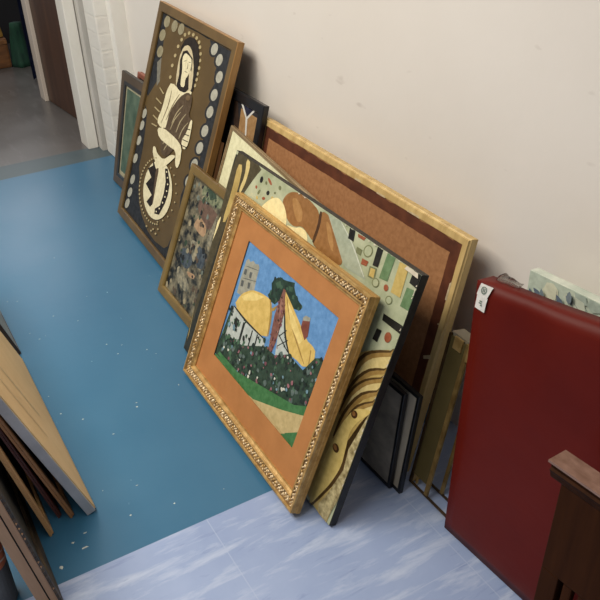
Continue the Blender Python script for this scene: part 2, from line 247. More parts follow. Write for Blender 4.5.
  ('disc', [(-0.2971, 0.463), (-0.3005, 0.4534), (-0.3078, 0.4447), (-0.3175, 0.4388), (-0.3278, 0.4367), (-0.3365, 0.4389), (-0.3421, 0.445), (-0.3432, 0.4538), (-0.3397, 0.4635), (-0.3323, 0.4721), (-0.3225, 0.478), (-0.3123, 0.48), (-0.3037, 0.4777), (-0.2983, 0.4716)]),
  ('disc', [(-0.2964, 0.4127), (-0.2998, 0.403), (-0.3071, 0.3941), (-0.3169, 0.388), (-0.3272, 0.3857), (-0.3361, 0.3879), (-0.3416, 0.394), (-0.3427, 0.4029), (-0.3392, 0.4127), (-0.3318, 0.4215), (-0.322, 0.4276), (-0.3117, 0.4297), (-0.303, 0.4275), (-0.2976, 0.4214)]),
  ('disc', [(-0.2956, 0.349), (-0.299, 0.3391), (-0.3063, 0.3301), (-0.3162, 0.3237), (-0.3266, 0.3213), (-0.3355, 0.3233), (-0.341, 0.3294), (-0.3422, 0.3384), (-0.3386, 0.3484), (-0.3312, 0.3575), (-0.3213, 0.3638), (-0.311, 0.3661), (-0.3022, 0.364), (-0.2967, 0.3579)]),
  ('disc', [(-0.2945, 0.2715), (-0.2979, 0.2613), (-0.3053, 0.252), (-0.3153, 0.2453), (-0.3258, 0.2426), (-0.3347, 0.2446), (-0.3404, 0.2507), (-0.3415, 0.2598), (-0.3379, 0.2701), (-0.3304, 0.2794), (-0.3204, 0.286), (-0.31, 0.2885), (-0.3012, 0.2866), (-0.2957, 0.2805)]),
  ('disc', [(-0.2769, 0.1853), (-0.2803, 0.1749), (-0.2877, 0.1653), (-0.2976, 0.1583), (-0.3081, 0.1554), (-0.3171, 0.1572), (-0.3228, 0.1633), (-0.3239, 0.1726), (-0.3204, 0.1831), (-0.3129, 0.1927), (-0.3029, 0.1996), (-0.2925, 0.2024), (-0.2836, 0.2005), (-0.278, 0.1944)]),
  ('disc', [(-0.2771, 0.1272), (-0.2805, 0.1166), (-0.2879, 0.1068), (-0.2979, 0.0996), (-0.3085, 0.0965), (-0.3176, 0.0982), (-0.3233, 0.1043), (-0.3244, 0.1137), (-0.3209, 0.1243), (-0.3133, 0.1342), (-0.3033, 0.1413), (-0.2927, 0.1442), (-0.2838, 0.1425), (-0.2782, 0.1364)]),
  ('disc', [(-0.2807, 0.076), (-0.2842, 0.0653), (-0.2917, 0.0552), (-0.3017, 0.0478), (-0.3124, 0.0446), (-0.3215, 0.0462), (-0.3273, 0.0523), (-0.3284, 0.0618), (-0.3248, 0.0726), (-0.3172, 0.0827), (-0.3071, 0.09), (-0.2965, 0.0931), (-0.2875, 0.0914), (-0.2819, 0.0853)]),
  ('dot', [(-0.0912, 0.8066), (-0.0947, 0.801), (-0.1036, 0.7977), (-0.1126, 0.7985), (-0.1164, 0.8031), (-0.1129, 0.8087), (-0.104, 0.8121), (-0.095, 0.8112)]),
  ('dot', [(-0.0707, 0.8293), (-0.0741, 0.8238), (-0.0828, 0.8205), (-0.0917, 0.8215), (-0.0955, 0.826), (-0.092, 0.8316), (-0.0833, 0.8348), (-0.0745, 0.8339)]),
  ('dot', [(-0.0366, 0.8425), (-0.04, 0.8371), (-0.0485, 0.8339), (-0.0572, 0.8348), (-0.061, 0.8393), (-0.0575, 0.8448), (-0.049, 0.848), (-0.0403, 0.847)]),
  ('dot', [(0.0032, 0.8448), (-0.0001, 0.8394), (-0.0084, 0.8363), (-0.017, 0.8372), (-0.0207, 0.8417), (-0.0174, 0.8471), (-0.009, 0.8502), (-0.0005, 0.8493)]),
  ('dot', [(0.0382, 0.8404), (0.035, 0.835), (0.0268, 0.8319), (0.0184, 0.8328), (0.0147, 0.8373), (0.018, 0.8426), (0.0262, 0.8457), (0.0345, 0.8448)]),
  ('dot', [(0.0671, 0.8319), (0.064, 0.8265), (0.056, 0.8234), (0.0477, 0.8243), (0.0441, 0.8287), (0.0472, 0.834), (0.0553, 0.8372), (0.0635, 0.8362)]),
  ('dot', [(0.0835, 0.8178), (0.0804, 0.8125), (0.0724, 0.8093), (0.0642, 0.8102), (0.0606, 0.8146), (0.0637, 0.8199), (0.0717, 0.823), (0.0799, 0.8222)]),
  ('dot', [(0.1001, 0.798), (0.097, 0.7926), (0.0891, 0.7894), (0.0809, 0.7903), (0.0773, 0.7946), (0.0804, 0.8), (0.0884, 0.8032), (0.0965, 0.8023)]),
  ('dot', [(0.1084, 0.7763), (0.1053, 0.7709), (0.0974, 0.7676), (0.0893, 0.7684), (0.0857, 0.7728), (0.0887, 0.7782), (0.0967, 0.7814), (0.1048, 0.7806)]),
  ('dot', [(0.1155, 0.7513), (0.1125, 0.7459), (0.1046, 0.7426), (0.0964, 0.7433), (0.0928, 0.7477), (0.0959, 0.7531), (0.1038, 0.7564), (0.1119, 0.7557)]),
  ('dot', [(0.1126, 0.7297), (0.1096, 0.7242), (0.1016, 0.7208), (0.0934, 0.7215), (0.0898, 0.7259), (0.0929, 0.7314), (0.1009, 0.7348), (0.109, 0.7341)]),
  ('dot', [(0.1167, 0.7097), (0.1136, 0.7042), (0.1057, 0.7008), (0.0975, 0.7014), (0.0938, 0.7058), (0.0969, 0.7113), (0.1049, 0.7148), (0.1131, 0.7141)]),
  ('dot', [(0.1138, 0.6879), (0.1107, 0.6823), (0.1027, 0.6788), (0.0945, 0.6794), (0.0909, 0.6838), (0.094, 0.6894), (0.102, 0.6929), (0.1102, 0.6923)]),
  ('dot', [(-0.1088, 0.778), (-0.1123, 0.7723), (-0.1213, 0.7689), (-0.1304, 0.7697), (-0.1343, 0.7743), (-0.1307, 0.78), (-0.1217, 0.7835), (-0.1126, 0.7826)]),
  ('dot', [(-0.1185, 0.7414), (-0.1221, 0.7357), (-0.1311, 0.7321), (-0.1403, 0.7328), (-0.1442, 0.7375), (-0.1406, 0.7433), (-0.1315, 0.7468), (-0.1224, 0.7461)]),
  ('dot', [(-0.125, 0.702), (-0.1287, 0.6961), (-0.1378, 0.6924), (-0.147, 0.693), (-0.151, 0.6977), (-0.1473, 0.7036), (-0.1382, 0.7073), (-0.1289, 0.7066)]),
  ('dot', [(-0.1204, 0.6584), (-0.124, 0.6524), (-0.1331, 0.6486), (-0.1424, 0.6492), (-0.1464, 0.6538), (-0.1427, 0.6598), (-0.1335, 0.6636), (-0.1243, 0.663)]),
  ('dark', [(-0.0949, 0.7759), (-0.0732, 0.8114), (-0.0339, 0.8302), (0.0131, 0.8342), (0.0577, 0.8189), (0.0912, 0.7791), (0.0974, 0.7208), (0.0952, 0.6626), (0.0655, 0.6515), (-0.0353, 0.706)]),
  ('veil', [(-0.081, 0.683), (-0.0878, 0.7237), (-0.0861, 0.7502), (-0.075, 0.777), (-0.0607, 0.7909), (-0.0356, 0.7995), (-0.0155, 0.7993), (0.0104, 0.7902), (0.0304, 0.7744), (0.0556, 0.7432), (0.0696, 0.714), (0.0801, 0.6706), (0.0686, 0.6479), (0.0283, 0.6335), (-0.0031, 0.6291), (-0.0426, 0.6326), (-0.0627, 0.6412), (-0.0739, 0.6597)]),
  ('dark', [(-0.0557, 0.6822), (-0.0764, 0.7366), (-0.0655, 0.7702), (-0.0302, 0.7824), (0.0326, 0.7665), (0.0508, 0.7091), (0.0591, 0.6622), (0.0313, 0.6385), (-0.0138, 0.6275), (-0.0596, 0.6419)]),
  ('cream', [(-0.0407, 0.715), (-0.0545, 0.7378), (-0.0563, 0.752), (-0.0471, 0.7656), (-0.0331, 0.7701), (-0.0065, 0.7684), (0.0093, 0.7659), (0.0231, 0.7613), (0.0306, 0.7531), (0.0359, 0.7367), (0.0348, 0.7234), (0.0267, 0.706), (0.02, 0.6962), (0.0113, 0.6888), (0.0096, 0.6792), (0.0141, 0.6623), (0.0076, 0.6542), (-0.0134, 0.6508), (-0.0242, 0.6558), (-0.0302, 0.6722), (-0.0331, 0.6847), (-0.0347, 0.7)]),
  ('veil', [(0.0289, 0.7219), (0.0419, 0.7251), (0.0525, 0.711), (0.0669, 0.6719), (0.0697, 0.6551), (0.0626, 0.6514), (0.0519, 0.6655), (0.0317, 0.7051)]),
  ('dark', [(-0.0371, 0.7388), (-0.0164, 0.7468), (-0.0187, 0.748), (-0.0395, 0.74)]),
  ('dark', [(0.0049, 0.7457), (0.0231, 0.7488), (0.0228, 0.7506), (0.0047, 0.7475)]),
  ('dark', [(-0.0005, 0.7423), (0.0011, 0.7375), (0.0038, 0.7307), (0.0051, 0.7254), (0.004, 0.7229), (0.0017, 0.7213), (0.0001, 0.7201), (0.0015, 0.7197), (0.0041, 0.7207), (0.0078, 0.7228), (0.0096, 0.7262), (0.0079, 0.7316), (0.0044, 0.7382), (0.0016, 0.7428)]),
  ('dark', [(-0.0127, 0.707), (0.0128, 0.7097), (0.0134, 0.7116), (-0.0121, 0.709)]),
  ('cream', [(-0.0835, 0.6421), (-0.0193, 0.6335), (0.0243, 0.6384), (0.0715, 0.6586), (0.0887, 0.6572), (0.0863, 0.6335), (0.0621, 0.6078), (0.0011, 0.5648), (-0.0321, 0.5321), (-0.0541, 0.4925), (-0.0754, 0.4728), (-0.1075, 0.4629), (-0.1318, 0.4615), (-0.1614, 0.4681), (-0.1672, 0.4838), (-0.1521, 0.5167), (-0.1447, 0.5457), (-0.1411, 0.5866), (-0.1329, 0.6121), (-0.1159, 0.6362)]),
  ('line', [(-0.0931, 0.6152), (-0.0942, 0.6006), (-0.0953, 0.5788), (-0.099, 0.5555), (-0.1082, 0.5277), (-0.1206, 0.4964), (-0.1288, 0.4748), (-0.1247, 0.4754), (-0.1141, 0.4973), (-0.1001, 0.5289), (-0.0903, 0.5569), (-0.0872, 0.5802), (-0.0878, 0.6018), (-0.0891, 0.616)]),
  ('line', [(-0.014, 0.6231), (-0.0255, 0.6096), (-0.0418, 0.5892), (-0.0566, 0.5678), (-0.0694, 0.5436), (-0.0813, 0.5171), (-0.0888, 0.499), (-0.0847, 0.4995), (-0.075, 0.5179), (-0.0615, 0.5445), (-0.0484, 0.5686), (-0.0344, 0.5897), (-0.0197, 0.6098), (-0.0104, 0.6232)]),
  ('dot', [(-0.1572, 0.5848), (-0.2095, 0.5969), (-0.2182, 0.5923), (-0.1656, 0.5802)]),
  ('dot', [(-0.158, 0.5456), (-0.2245, 0.5511), (-0.2316, 0.5461), (-0.1648, 0.5406)]),
  ('dot', [(-0.1591, 0.513), (-0.2209, 0.5157), (-0.2275, 0.5105), (-0.1654, 0.5078)]),
  ('dot', [(-0.159, 0.479), (-0.2186, 0.4832), (-0.2258, 0.478), (-0.166, 0.4738)]),
  ('dot', [(-0.1599, 0.4548), (-0.2177, 0.4494), (-0.2215, 0.4441), (-0.1636, 0.4496)]),
  ('bird', [(-0.0707, 0.4887), (-0.069, 0.5258), (-0.0544, 0.5566), (-0.0197, 0.5976), (0.0075, 0.6214), (0.0419, 0.6416), (0.0654, 0.6489), (0.0911, 0.6479), (0.1033, 0.6415), (0.1091, 0.6264), (0.1105, 0.6112), (0.1082, 0.5874), (0.1165, 0.5758), (0.1398, 0.5702), (0.146, 0.5578), (0.1385, 0.5316), (0.1375, 0.5114), (0.1425, 0.4863), (0.1336, 0.4746), (0.1055, 0.4699), (0.0851, 0.4606), (0.0612, 0.4416), (0.0403, 0.4225), (0.0108, 0.3925), (-0.0145, 0.3786), (-0.0494, 0.3734), (-0.0714, 0.3821), (-0.092, 0.4095), (-0.0938, 0.4322), (-0.0777, 0.4624)]),
  ('line2', [(-0.0226, 0.5065), (-0.0163, 0.5188), (-0.0075, 0.5365), (0.0027, 0.5531), (0.0167, 0.5687), (0.0331, 0.5845), (0.0438, 0.5951), (0.0405, 0.5952), (0.0278, 0.5847), (0.0099, 0.5688), (-0.0051, 0.5526), (-0.0151, 0.5357), (-0.0224, 0.518), (-0.0265, 0.506)]),
  ('line2', [(-0.0259, 0.4796), (-0.0202, 0.4918), (-0.0124, 0.5094), (-0.0031, 0.5259), (0.01, 0.5414), (0.0255, 0.5571), (0.0356, 0.5677), (0.0322, 0.5678), (0.0201, 0.5572), (0.003, 0.5414), (-0.0111, 0.5253), (-0.0201, 0.5084), (-0.0264, 0.4909), (-0.0298, 0.479)]),
  ('line2', [(0.0334, 0.4888), (0.038, 0.5008), (0.0442, 0.5183), (0.0519, 0.5345), (0.0635, 0.5499), (0.0772, 0.5653), (0.0861, 0.5758), (0.0828, 0.5758), (0.0718, 0.5653), (0.0565, 0.5497), (0.0441, 0.5338), (0.0367, 0.5172), (0.032, 0.4999), (0.0295, 0.4882)]),
  ('line2', [(0.0703, 0.475), (0.0744, 0.4856), (0.0798, 0.5011), (0.0867, 0.5154), (0.0974, 0.5289), (0.1103, 0.5425), (0.1187, 0.5517), (0.1155, 0.5517), (0.1052, 0.5426), (0.0907, 0.5287), (0.0791, 0.5147), (0.0724, 0.5), (0.0684, 0.4846), (0.0665, 0.4743)]),
  ('line2', [(-0.0432, 0.3924), (-0.0372, 0.4004), (-0.029, 0.4119), (-0.0195, 0.4223), (-0.0061, 0.4321), (0.0101, 0.4422), (0.021, 0.4492), (0.0184, 0.4498), (0.0061, 0.4432), (-0.0117, 0.4331), (-0.0267, 0.4225), (-0.0365, 0.4113), (-0.0433, 0.3997), (-0.0471, 0.3919)]),
  ('line2', [(-0.064, 0.4098), (-0.0592, 0.4171), (-0.0528, 0.4275), (-0.045, 0.4369), (-0.0332, 0.4456), (-0.0187, 0.4546), (-0.009, 0.4608), (-0.0115, 0.4615), (-0.0229, 0.4556), (-0.039, 0.4465), (-0.0524, 0.4369), (-0.0605, 0.4267), (-0.0655, 0.4162), (-0.068, 0.4092)]),
  ('birdl', [(0.0898, 0.6366), (0.0901, 0.6323), (0.0862, 0.6278), (0.079, 0.6238), (0.0698, 0.6212), (0.0605, 0.6206), (0.0529, 0.622), (0.0485, 0.6252), (0.0483, 0.6295), (0.0523, 0.6341), (0.0596, 0.638), (0.0688, 0.6406), (0.0781, 0.6412), (0.0856, 0.6397)]),
  ('cream', [(0.1398, 0.57), (0.1507, 0.5683), (0.1566, 0.55), (0.1607, 0.5047), (0.1565, 0.4789), (0.1417, 0.4586), (0.1261, 0.4554), (0.1012, 0.4679), (0.099, 0.4829), (0.118, 0.5082), (0.1276, 0.5297), (0.1333, 0.5592)]),
  ('dark', [(0.0975, 0.4593), (0.1543, 0.4667), (0.1562, 0.4704), (0.0994, 0.4632)]),
  ('dark', [(0.1027, 0.4818), (0.1531, 0.489), (0.1546, 0.4927), (0.1042, 0.4855)]),
  ('dark', [(0.1079, 0.5041), (0.1519, 0.5113), (0.153, 0.5149), (0.109, 0.5077)]),
  ('dark', [(0.1132, 0.5262), (0.1508, 0.5334), (0.1512, 0.5369), (0.1136, 0.5297)]),
  ('cream', [(-0.1392, 0.4533), (-0.1052, 0.4645), (-0.0599, 0.4688), (0.0195, 0.4687), (0.064, 0.4661), (0.0996, 0.4595), (0.1164, 0.4452), (0.1241, 0.4153), (0.1243, 0.3969), (0.1171, 0.3799), (0.1084, 0.3747), (0.0935, 0.3787), (0.0833, 0.3907), (0.0725, 0.4174), (0.0521, 0.4266), (0.0104, 0.4233), (-0.0295, 0.4217), (-0.09, 0.4209), (-0.1227, 0.4268), (-0.1442, 0.4426)]),
  ('cream', [(0.1138, 0.2856), (0.1208, 0.2651), (0.1227, 0.2435), (0.1194, 0.2215), (0.1109, 0.2), (0.0975, 0.1796), (0.0795, 0.1612), (0.0576, 0.1454), (0.0324, 0.133), (0.005, 0.1244), (-0.0238, 0.1201), (-0.0527, 0.1204), (-0.0807, 0.1253), (-0.1064, 0.1347), (-0.1289, 0.1483), (-0.147, 0.1656), (-0.16, 0.1857), (-0.1673, 0.208), (-0.1687, 0.2313), (-0.164, 0.2548), (-0.1536, 0.2774), (-0.138, 0.2981), (-0.1179, 0.3163), (-0.0942, 0.3311), (-0.068, 0.3421), (-0.0402, 0.349), (-0.0119, 0.3516), (0.0157, 0.3498), (0.0417, 0.3439), (0.0653, 0.334), (0.0856, 0.3207), (0.1019, 0.3044)]),
  ('dark', [(-0.1242, 0.3276), (-0.0838, 0.307), (-0.0689, 0.302), (-0.0534, 0.238), (-0.0376, 0.1702), (-0.0565, 0.1519), (-0.1024, 0.1565), (-0.0656, 0.1995), (-0.1478, 0.2167), (-0.1063, 0.2591), (-0.1588, 0.2782), (-0.1145, 0.3052)]),
  ('bird', [(-0.0721, 0.3085), (-0.0552, 0.3165), (-0.0475, 0.3025), (-0.0448, 0.2589), (-0.0417, 0.2271), (-0.0365, 0.1897), (-0.0362, 0.1735), (-0.0406, 0.1697), (-0.0462, 0.1831), (-0.056, 0.2208), (-0.064, 0.251), (-0.0747, 0.29)]),
  ('dark', [(0.0063, 0.3357), (0.0322, 0.345), (0.0804, 0.3021), (0.0859, 0.2569), (0.0772, 0.2194), (0.0456, 0.1595), (-0.0008, 0.146), (-0.0049, 0.1656), (0.0357, 0.1945), (0.0449, 0.2479), (0.0395, 0.2936)]),
  ('cream', [(0.0341, 0.3314), (0.0334, 0.3292), (0.0318, 0.3278), (0.0284, 0.3266), (0.026, 0.3265), (0.0233, 0.3275), (0.0225, 0.3288), (0.0233, 0.331), (0.0249, 0.3324), (0.0283, 0.3336), (0.0307, 0.3337), (0.0334, 0.3327)]),
  ('cream', [(0.0534, 0.3149), (0.0527, 0.3127), (0.0511, 0.3113), (0.0477, 0.3101), (0.0454, 0.31), (0.0427, 0.3109), (0.0419, 0.3122), (0.0426, 0.3144), (0.0443, 0.3158), (0.0476, 0.317), (0.05, 0.3171), (0.0527, 0.3161)]),
  ('cream', [(0.0683, 0.2935), (0.0676, 0.2912), (0.066, 0.2899), (0.0627, 0.2886), (0.0603, 0.2885), (0.0577, 0.2894), (0.0569, 0.2907), (0.0576, 0.2929), (0.0592, 0.2943), (0.0626, 0.2956), (0.0649, 0.2957), (0.0676, 0.2947)]),
  ('cream', [(0.0728, 0.2681), (0.0721, 0.2658), (0.0705, 0.2644), (0.0671, 0.2631), (0.0647, 0.263), (0.0621, 0.264), (0.0613, 0.2652), (0.062, 0.2675), (0.0636, 0.2689), (0.067, 0.2701), (0.0693, 0.2703), (0.072, 0.2693)]),
  ('cream', [(0.0695, 0.243), (0.0688, 0.2407), (0.0672, 0.2393), (0.0638, 0.238), (0.0614, 0.2378), (0.0588, 0.2388), (0.058, 0.24), (0.0587, 0.2423), (0.0603, 0.2437), (0.0637, 0.245), (0.0661, 0.2452), (0.0687, 0.2442)]),
  ('cream', [(0.0602, 0.2153), (0.0595, 0.213), (0.0578, 0.2116), (0.0544, 0.2102), (0.052, 0.21), (0.0493, 0.211), (0.0486, 0.2122), (0.0493, 0.2145), (0.0509, 0.216), (0.0543, 0.2173), (0.0567, 0.2175), (0.0594, 0.2165)]),
  ('cream', [(0.0415, 0.1835), (0.0408, 0.1812), (0.0392, 0.1798), (0.0357, 0.1784), (0.0333, 0.1782), (0.0305, 0.1791), (0.0298, 0.1804), (0.0305, 0.1827), (0.0321, 0.1842), (0.0356, 0.1856), (0.038, 0.1858), (0.0407, 0.1848)]),
  ('cream', [(0.0198, 0.1621), (0.0191, 0.1598), (0.0174, 0.1583), (0.0139, 0.1569), (0.0114, 0.1567), (0.0087, 0.1576), (0.0079, 0.1589), (0.0086, 0.1612), (0.0103, 0.1627), (0.0138, 0.1641), (0.0163, 0.1643), (0.019, 0.1634)]),
  ('cream', [(-0.1471, 0.3748), (-0.1336, 0.3781), (-0.1214, 0.3754), (-0.1041, 0.365), (-0.0809, 0.3608), (-0.0397, 0.3604), (-0.0109, 0.3697), (0.0215, 0.3931), (0.0446, 0.4044), (0.0714, 0.4098), (0.073, 0.4039), (0.0505, 0.3832), (0.028, 0.3641), (-0.007, 0.3359), (-0.0337, 0.3234), (-0.0664, 0.3202), (-0.0929, 0.3249), (-0.1277, 0.34), (-0.1439, 0.352), (-0.1501, 0.3675)]),
  ('dot', [(-0.0919, 0.3454), (-0.0936, 0.3409), (-0.1009, 0.3384), (-0.1065, 0.3403), (-0.1048, 0.3448), (-0.0975, 0.3473)]),
  ('dot', [(-0.1119, 0.3364), (-0.1136, 0.3319), (-0.121, 0.3293), (-0.1267, 0.3313), (-0.125, 0.3358), (-0.1176, 0.3383)]),
  ('dot', [(-0.1306, 0.3257), (-0.1324, 0.3212), (-0.1398, 0.3186), (-0.1456, 0.3205), (-0.1438, 0.3251), (-0.1363, 0.3277)]),
  ('dot', [(-0.1477, 0.3136), (-0.1494, 0.309), (-0.157, 0.3064), (-0.1628, 0.3083), (-0.161, 0.3129), (-0.1534, 0.3155)]),
  ('dot', [(-0.1628, 0.3001), (-0.1646, 0.2955), (-0.1722, 0.2928), (-0.1781, 0.2947), (-0.1763, 0.2994), (-0.1686, 0.302)]),
  ('dot', [(-0.1757, 0.2855), (-0.1776, 0.2808), (-0.1852, 0.2781), (-0.1911, 0.28), (-0.1893, 0.2847), (-0.1816, 0.2874)]),
  ('dot', [(-0.1862, 0.27), (-0.188, 0.2653), (-0.1958, 0.2625), (-0.2017, 0.2644), (-0.1999, 0.2691), (-0.1921, 0.2719)]),
  ('dot', [(-0.194, 0.2538), (-0.1959, 0.2491), (-0.2036, 0.2463), (-0.2096, 0.2482), (-0.2077, 0.2529), (-0.1999, 0.2557)]),
  ('dot', [(-0.199, 0.2372), (-0.2009, 0.2325), (-0.2087, 0.2296), (-0.2146, 0.2315), (-0.2128, 0.2363), (-0.2049, 0.2391)]),
  ('dot', [(-0.201, 0.2206), (-0.2029, 0.2158), (-0.2107, 0.2129), (-0.2167, 0.2148), (-0.2149, 0.2196), (-0.207, 0.2224)]),
  ('dot', [(-0.2001, 0.2041), (-0.202, 0.1993), (-0.2098, 0.1964), (-0.2158, 0.1982), (-0.2139, 0.203), (-0.2061, 0.206)]),
  ('dot', [(-0.1962, 0.1881), (-0.198, 0.1833), (-0.2059, 0.1803), (-0.2119, 0.1821), (-0.21, 0.187), (-0.2021, 0.1899)]),
  ('dot', [(-0.1893, 0.1728), (-0.1911, 0.168), (-0.199, 0.165), (-0.205, 0.1668), (-0.2031, 0.1717), (-0.1952, 0.1746)]),
  ('dot', [(-0.1796, 0.1586), (-0.1814, 0.1537), (-0.1892, 0.1507), (-0.1952, 0.1525), (-0.1934, 0.1574), (-0.1855, 0.1604)]),
  ('dot', [(-0.1673, 0.1456), (-0.1691, 0.1408), (-0.1769, 0.1377), (-0.1828, 0.1395), (-0.181, 0.1443), (-0.1732, 0.1474)]),
  ('dot', [(-0.1525, 0.1341), (-0.1543, 0.1293), (-0.1621, 0.1262), (-0.168, 0.128), (-0.1662, 0.1328), (-0.1584, 0.1359)]),
  ('dot', [(-0.1356, 0.1243), (-0.1374, 0.1194), (-0.1451, 0.1163), (-0.151, 0.1181), (-0.1492, 0.123), (-0.1415, 0.126)]),
  ('dot', [(-0.1169, 0.1163), (-0.1187, 0.1114), (-0.1263, 0.1083), (-0.1321, 0.1101), (-0.1303, 0.1149), (-0.1227, 0.118)]),
  ('dot', [(-0.0967, 0.1102), (-0.0984, 0.1054), (-0.1059, 0.1023), (-0.1117, 0.104), (-0.11, 0.1089), (-0.1024, 0.1119)]),
  ('dot', [(-0.0753, 0.1061), (-0.077, 0.1014), (-0.0844, 0.0983), (-0.0902, 0.1), (-0.0885, 0.1048), (-0.081, 0.1079)]),
  ('dot', [(-0.0531, 0.1042), (-0.0548, 0.0994), (-0.0622, 0.0963), (-0.0679, 0.098), (-0.0662, 0.1028), (-0.0588, 0.1059)]),
  ('dot', [(-0.0305, 0.1042), (-0.0322, 0.0995), (-0.0395, 0.0964), (-0.0451, 0.0981), (-0.0434, 0.1029), (-0.0362, 0.1059)]),
  ('dot', [(-0.0079, 0.1064), (-0.0095, 0.1016), (-0.0167, 0.0986), (-0.0223, 0.1003), (-0.0207, 0.105), (-0.0135, 0.108)]),
  ('dot', [(0.0144, 0.1104), (0.0128, 0.1057), (0.0057, 0.1027), (0.0001, 0.1044), (0.0017, 0.1091), (0.0089, 0.1121)]),
  ('dot', [(0.036, 0.1164), (0.0344, 0.1117), (0.0274, 0.1087), (0.0219, 0.1104), (0.0235, 0.1151), (0.0305, 0.118)]),
  ('dot', [(0.0566, 0.124), (0.0551, 0.1194), (0.0482, 0.1165), (0.0428, 0.1181), (0.0443, 0.1228), (0.0513, 0.1257)]),
  ('dot', [(0.0656, 0.3597), (0.0644, 0.3558), (0.0584, 0.3537), (0.0537, 0.3555), (0.0549, 0.3594), (0.0609, 0.3615)]),
  ('dot', [(0.1092, 0.3458), (0.108, 0.3419), (0.1021, 0.3398), (0.0975, 0.3415), (0.0987, 0.3454), (0.1046, 0.3475)]),
  ('dot', [(0.1423, 0.3234), (0.1412, 0.3195), (0.1354, 0.3173), (0.1309, 0.3191), (0.132, 0.3229), (0.1378, 0.3251)]),
  ('dot', [(0.1628, 0.2943), (0.1616, 0.2904), (0.1559, 0.2882), (0.1514, 0.2899), (0.1525, 0.2938), (0.1583, 0.296)]),
  ('dot', [(0.1691, 0.2609), (0.1679, 0.2569), (0.1622, 0.2547), (0.1576, 0.2563), (0.1588, 0.2603), (0.1645, 0.2625)]),
  ('dot', [(0.1606, 0.2254), (0.1594, 0.2214), (0.1537, 0.2191), (0.1491, 0.2207), (0.1502, 0.2247), (0.156, 0.227)]),
  ('dot', [(0.1377, 0.1906), (0.1365, 0.1866), (0.1307, 0.1841), (0.126, 0.1858), (0.1272, 0.1898), (0.1331, 0.1922)]),
  ('dot', [(0.1018, 0.1593), (0.1006, 0.1551), (0.0946, 0.1526), (0.0898, 0.1542), (0.0911, 0.1584), (0.0971, 0.1609)]),
  ('dot', [(0.0554, 0.134), (0.0541, 0.1298), (0.0479, 0.1272), (0.043, 0.1289), (0.0443, 0.1331), (0.0505, 0.1357)]),
  ('dot', [(-0.036, 0.0768), (-0.0385, 0.0718), (-0.0473, 0.068), (-0.0536, 0.0693), (-0.0511, 0.0743), (-0.0423, 0.0781)]),
  ('dot', [(0.0167, 0.0799), (0.0143, 0.075), (0.0058, 0.0713), (-0.0004, 0.0725), (0.0019, 0.0775), (0.0105, 0.0812)]),
  ('dot', [(0.065, 0.088), (0.0627, 0.0831), (0.0543, 0.0795), (0.0483, 0.0807), (0.0506, 0.0856), (0.0589, 0.0892)]),
  ('dot', [(0.0333, 0.0935), (0.031, 0.0886), (0.0225, 0.085), (0.0164, 0.0862), (0.0187, 0.0912), (0.0272, 0.0948)]),
  ('dot', [(0.0777, 0.1126), (0.0755, 0.1078), (0.0672, 0.1042), (0.0612, 0.1055), (0.0635, 0.1103), (0.0718, 0.1139)]),
 ],
 'canvas': [
  ('olivd', [(-0.4851, 0.6597), (-0.36, 0.6928), (-0.3306, 0.5093), (-0.3477, 0.2568), (-0.337, 0.0889), (-0.2976, -0.0032), (-0.4606, -0.0227)]),
  ('olive', [(-0.4333, 0.6746), (-0.4037, 0.6804), (-0.3668, 0.6801), (-0.304, 0.6735), (-0.2852, 0.664), (-0.2987, 0.6461), (-0.311, 0.6273), (-0.3287, 0.5972), (-0.3396, 0.5771), (-0.3492, 0.5562), (-0.3625, 0.5292), (-0.387, 0.4806), (-0.4004, 0.4252), (-0.4096, 0.3318), (-0.4195, 0.2324), (-0.4358, 0.0689), (-0.4435, 0.0041), (-0.4463, 0.0088), (-0.4469, 0.0876), (-0.4456, 0.2766), (-0.4451, 0.4221), (-0.4451, 0.6034)]),
  ('goldm', [(-0.4117, 0.6389), (-0.3955, 0.6425), (-0.3869, 0.6277), (-0.3812, 0.5862), (-0.3828, 0.5463), (-0.3928, 0.4854), (-0.4018, 0.4591), (-0.4145, 0.4541), (-0.4179, 0.4757), (-0.4138, 0.535), (-0.4135, 0.5755), (-0.4169, 0.6201)]),
  ('goldl', [(-0.3715, 0.6677), (-0.3554, 0.6644), (-0.3488, 0.6506), (-0.348, 0.6184), (-0.3508, 0.5965), (-0.3588, 0.5728), (-0.3645, 0.5652), (-0.3709, 0.5699), (-0.3712, 0.5829), (-0.3656, 0.6109), (-0.3666, 0.6322), (-0.3747, 0.6586)]),
  ('creamc', [(-0.4323, 0.4575), (-0.4327, 0.4429), (-0.4337, 0.4321), (-0.4357, 0.419), (-0.4385, 0.4066), (-0.4434, 0.3878), (-0.4472, 0.3776), (-0.4522, 0.3706), (-0.4571, 0.3682), (-0.4647, 0.3693), (-0.4679, 0.3725), (-0.4685, 0.3798), (-0.4664, 0.3894), (-0.4603, 0.4066), (-0.456, 0.4183), (-0.4509, 0.431), (-0.4462, 0.4419), (-0.4394, 0.457), (-0.4357, 0.463), (-0.4332, 0.4632)]),
  ('goldm', [(-0.4537, 0.349), (-0.4551, 0.3159), (-0.4553, 0.2741), (-0.4546, 0.2), (-0.4502, 0.149), (-0.4396, 0.0939), (-0.4354, 0.0601), (-0.4352, 0.0295), (-0.438, 0.0522), (-0.4454, 0.1396), (-0.4526, 0.204), (-0.4637, 0.2811), (-0.4648, 0.3224), (-0.4564, 0.3508)]),
  ('blackc', [(-0.2621, 0.6417), (-0.2623, 0.6374), (-0.2641, 0.6336), (-0.2672, 0.631), (-0.2709, 0.6301), (-0.2745, 0.6312), (-0.2773, 0.6339), (-0.2788, 0.6378), (-0.2785, 0.6422), (-0.2767, 0.646), (-0.2736, 0.6486), (-0.2699, 0.6494), (-0.2663, 0.6484), (-0.2635, 0.6456)]),
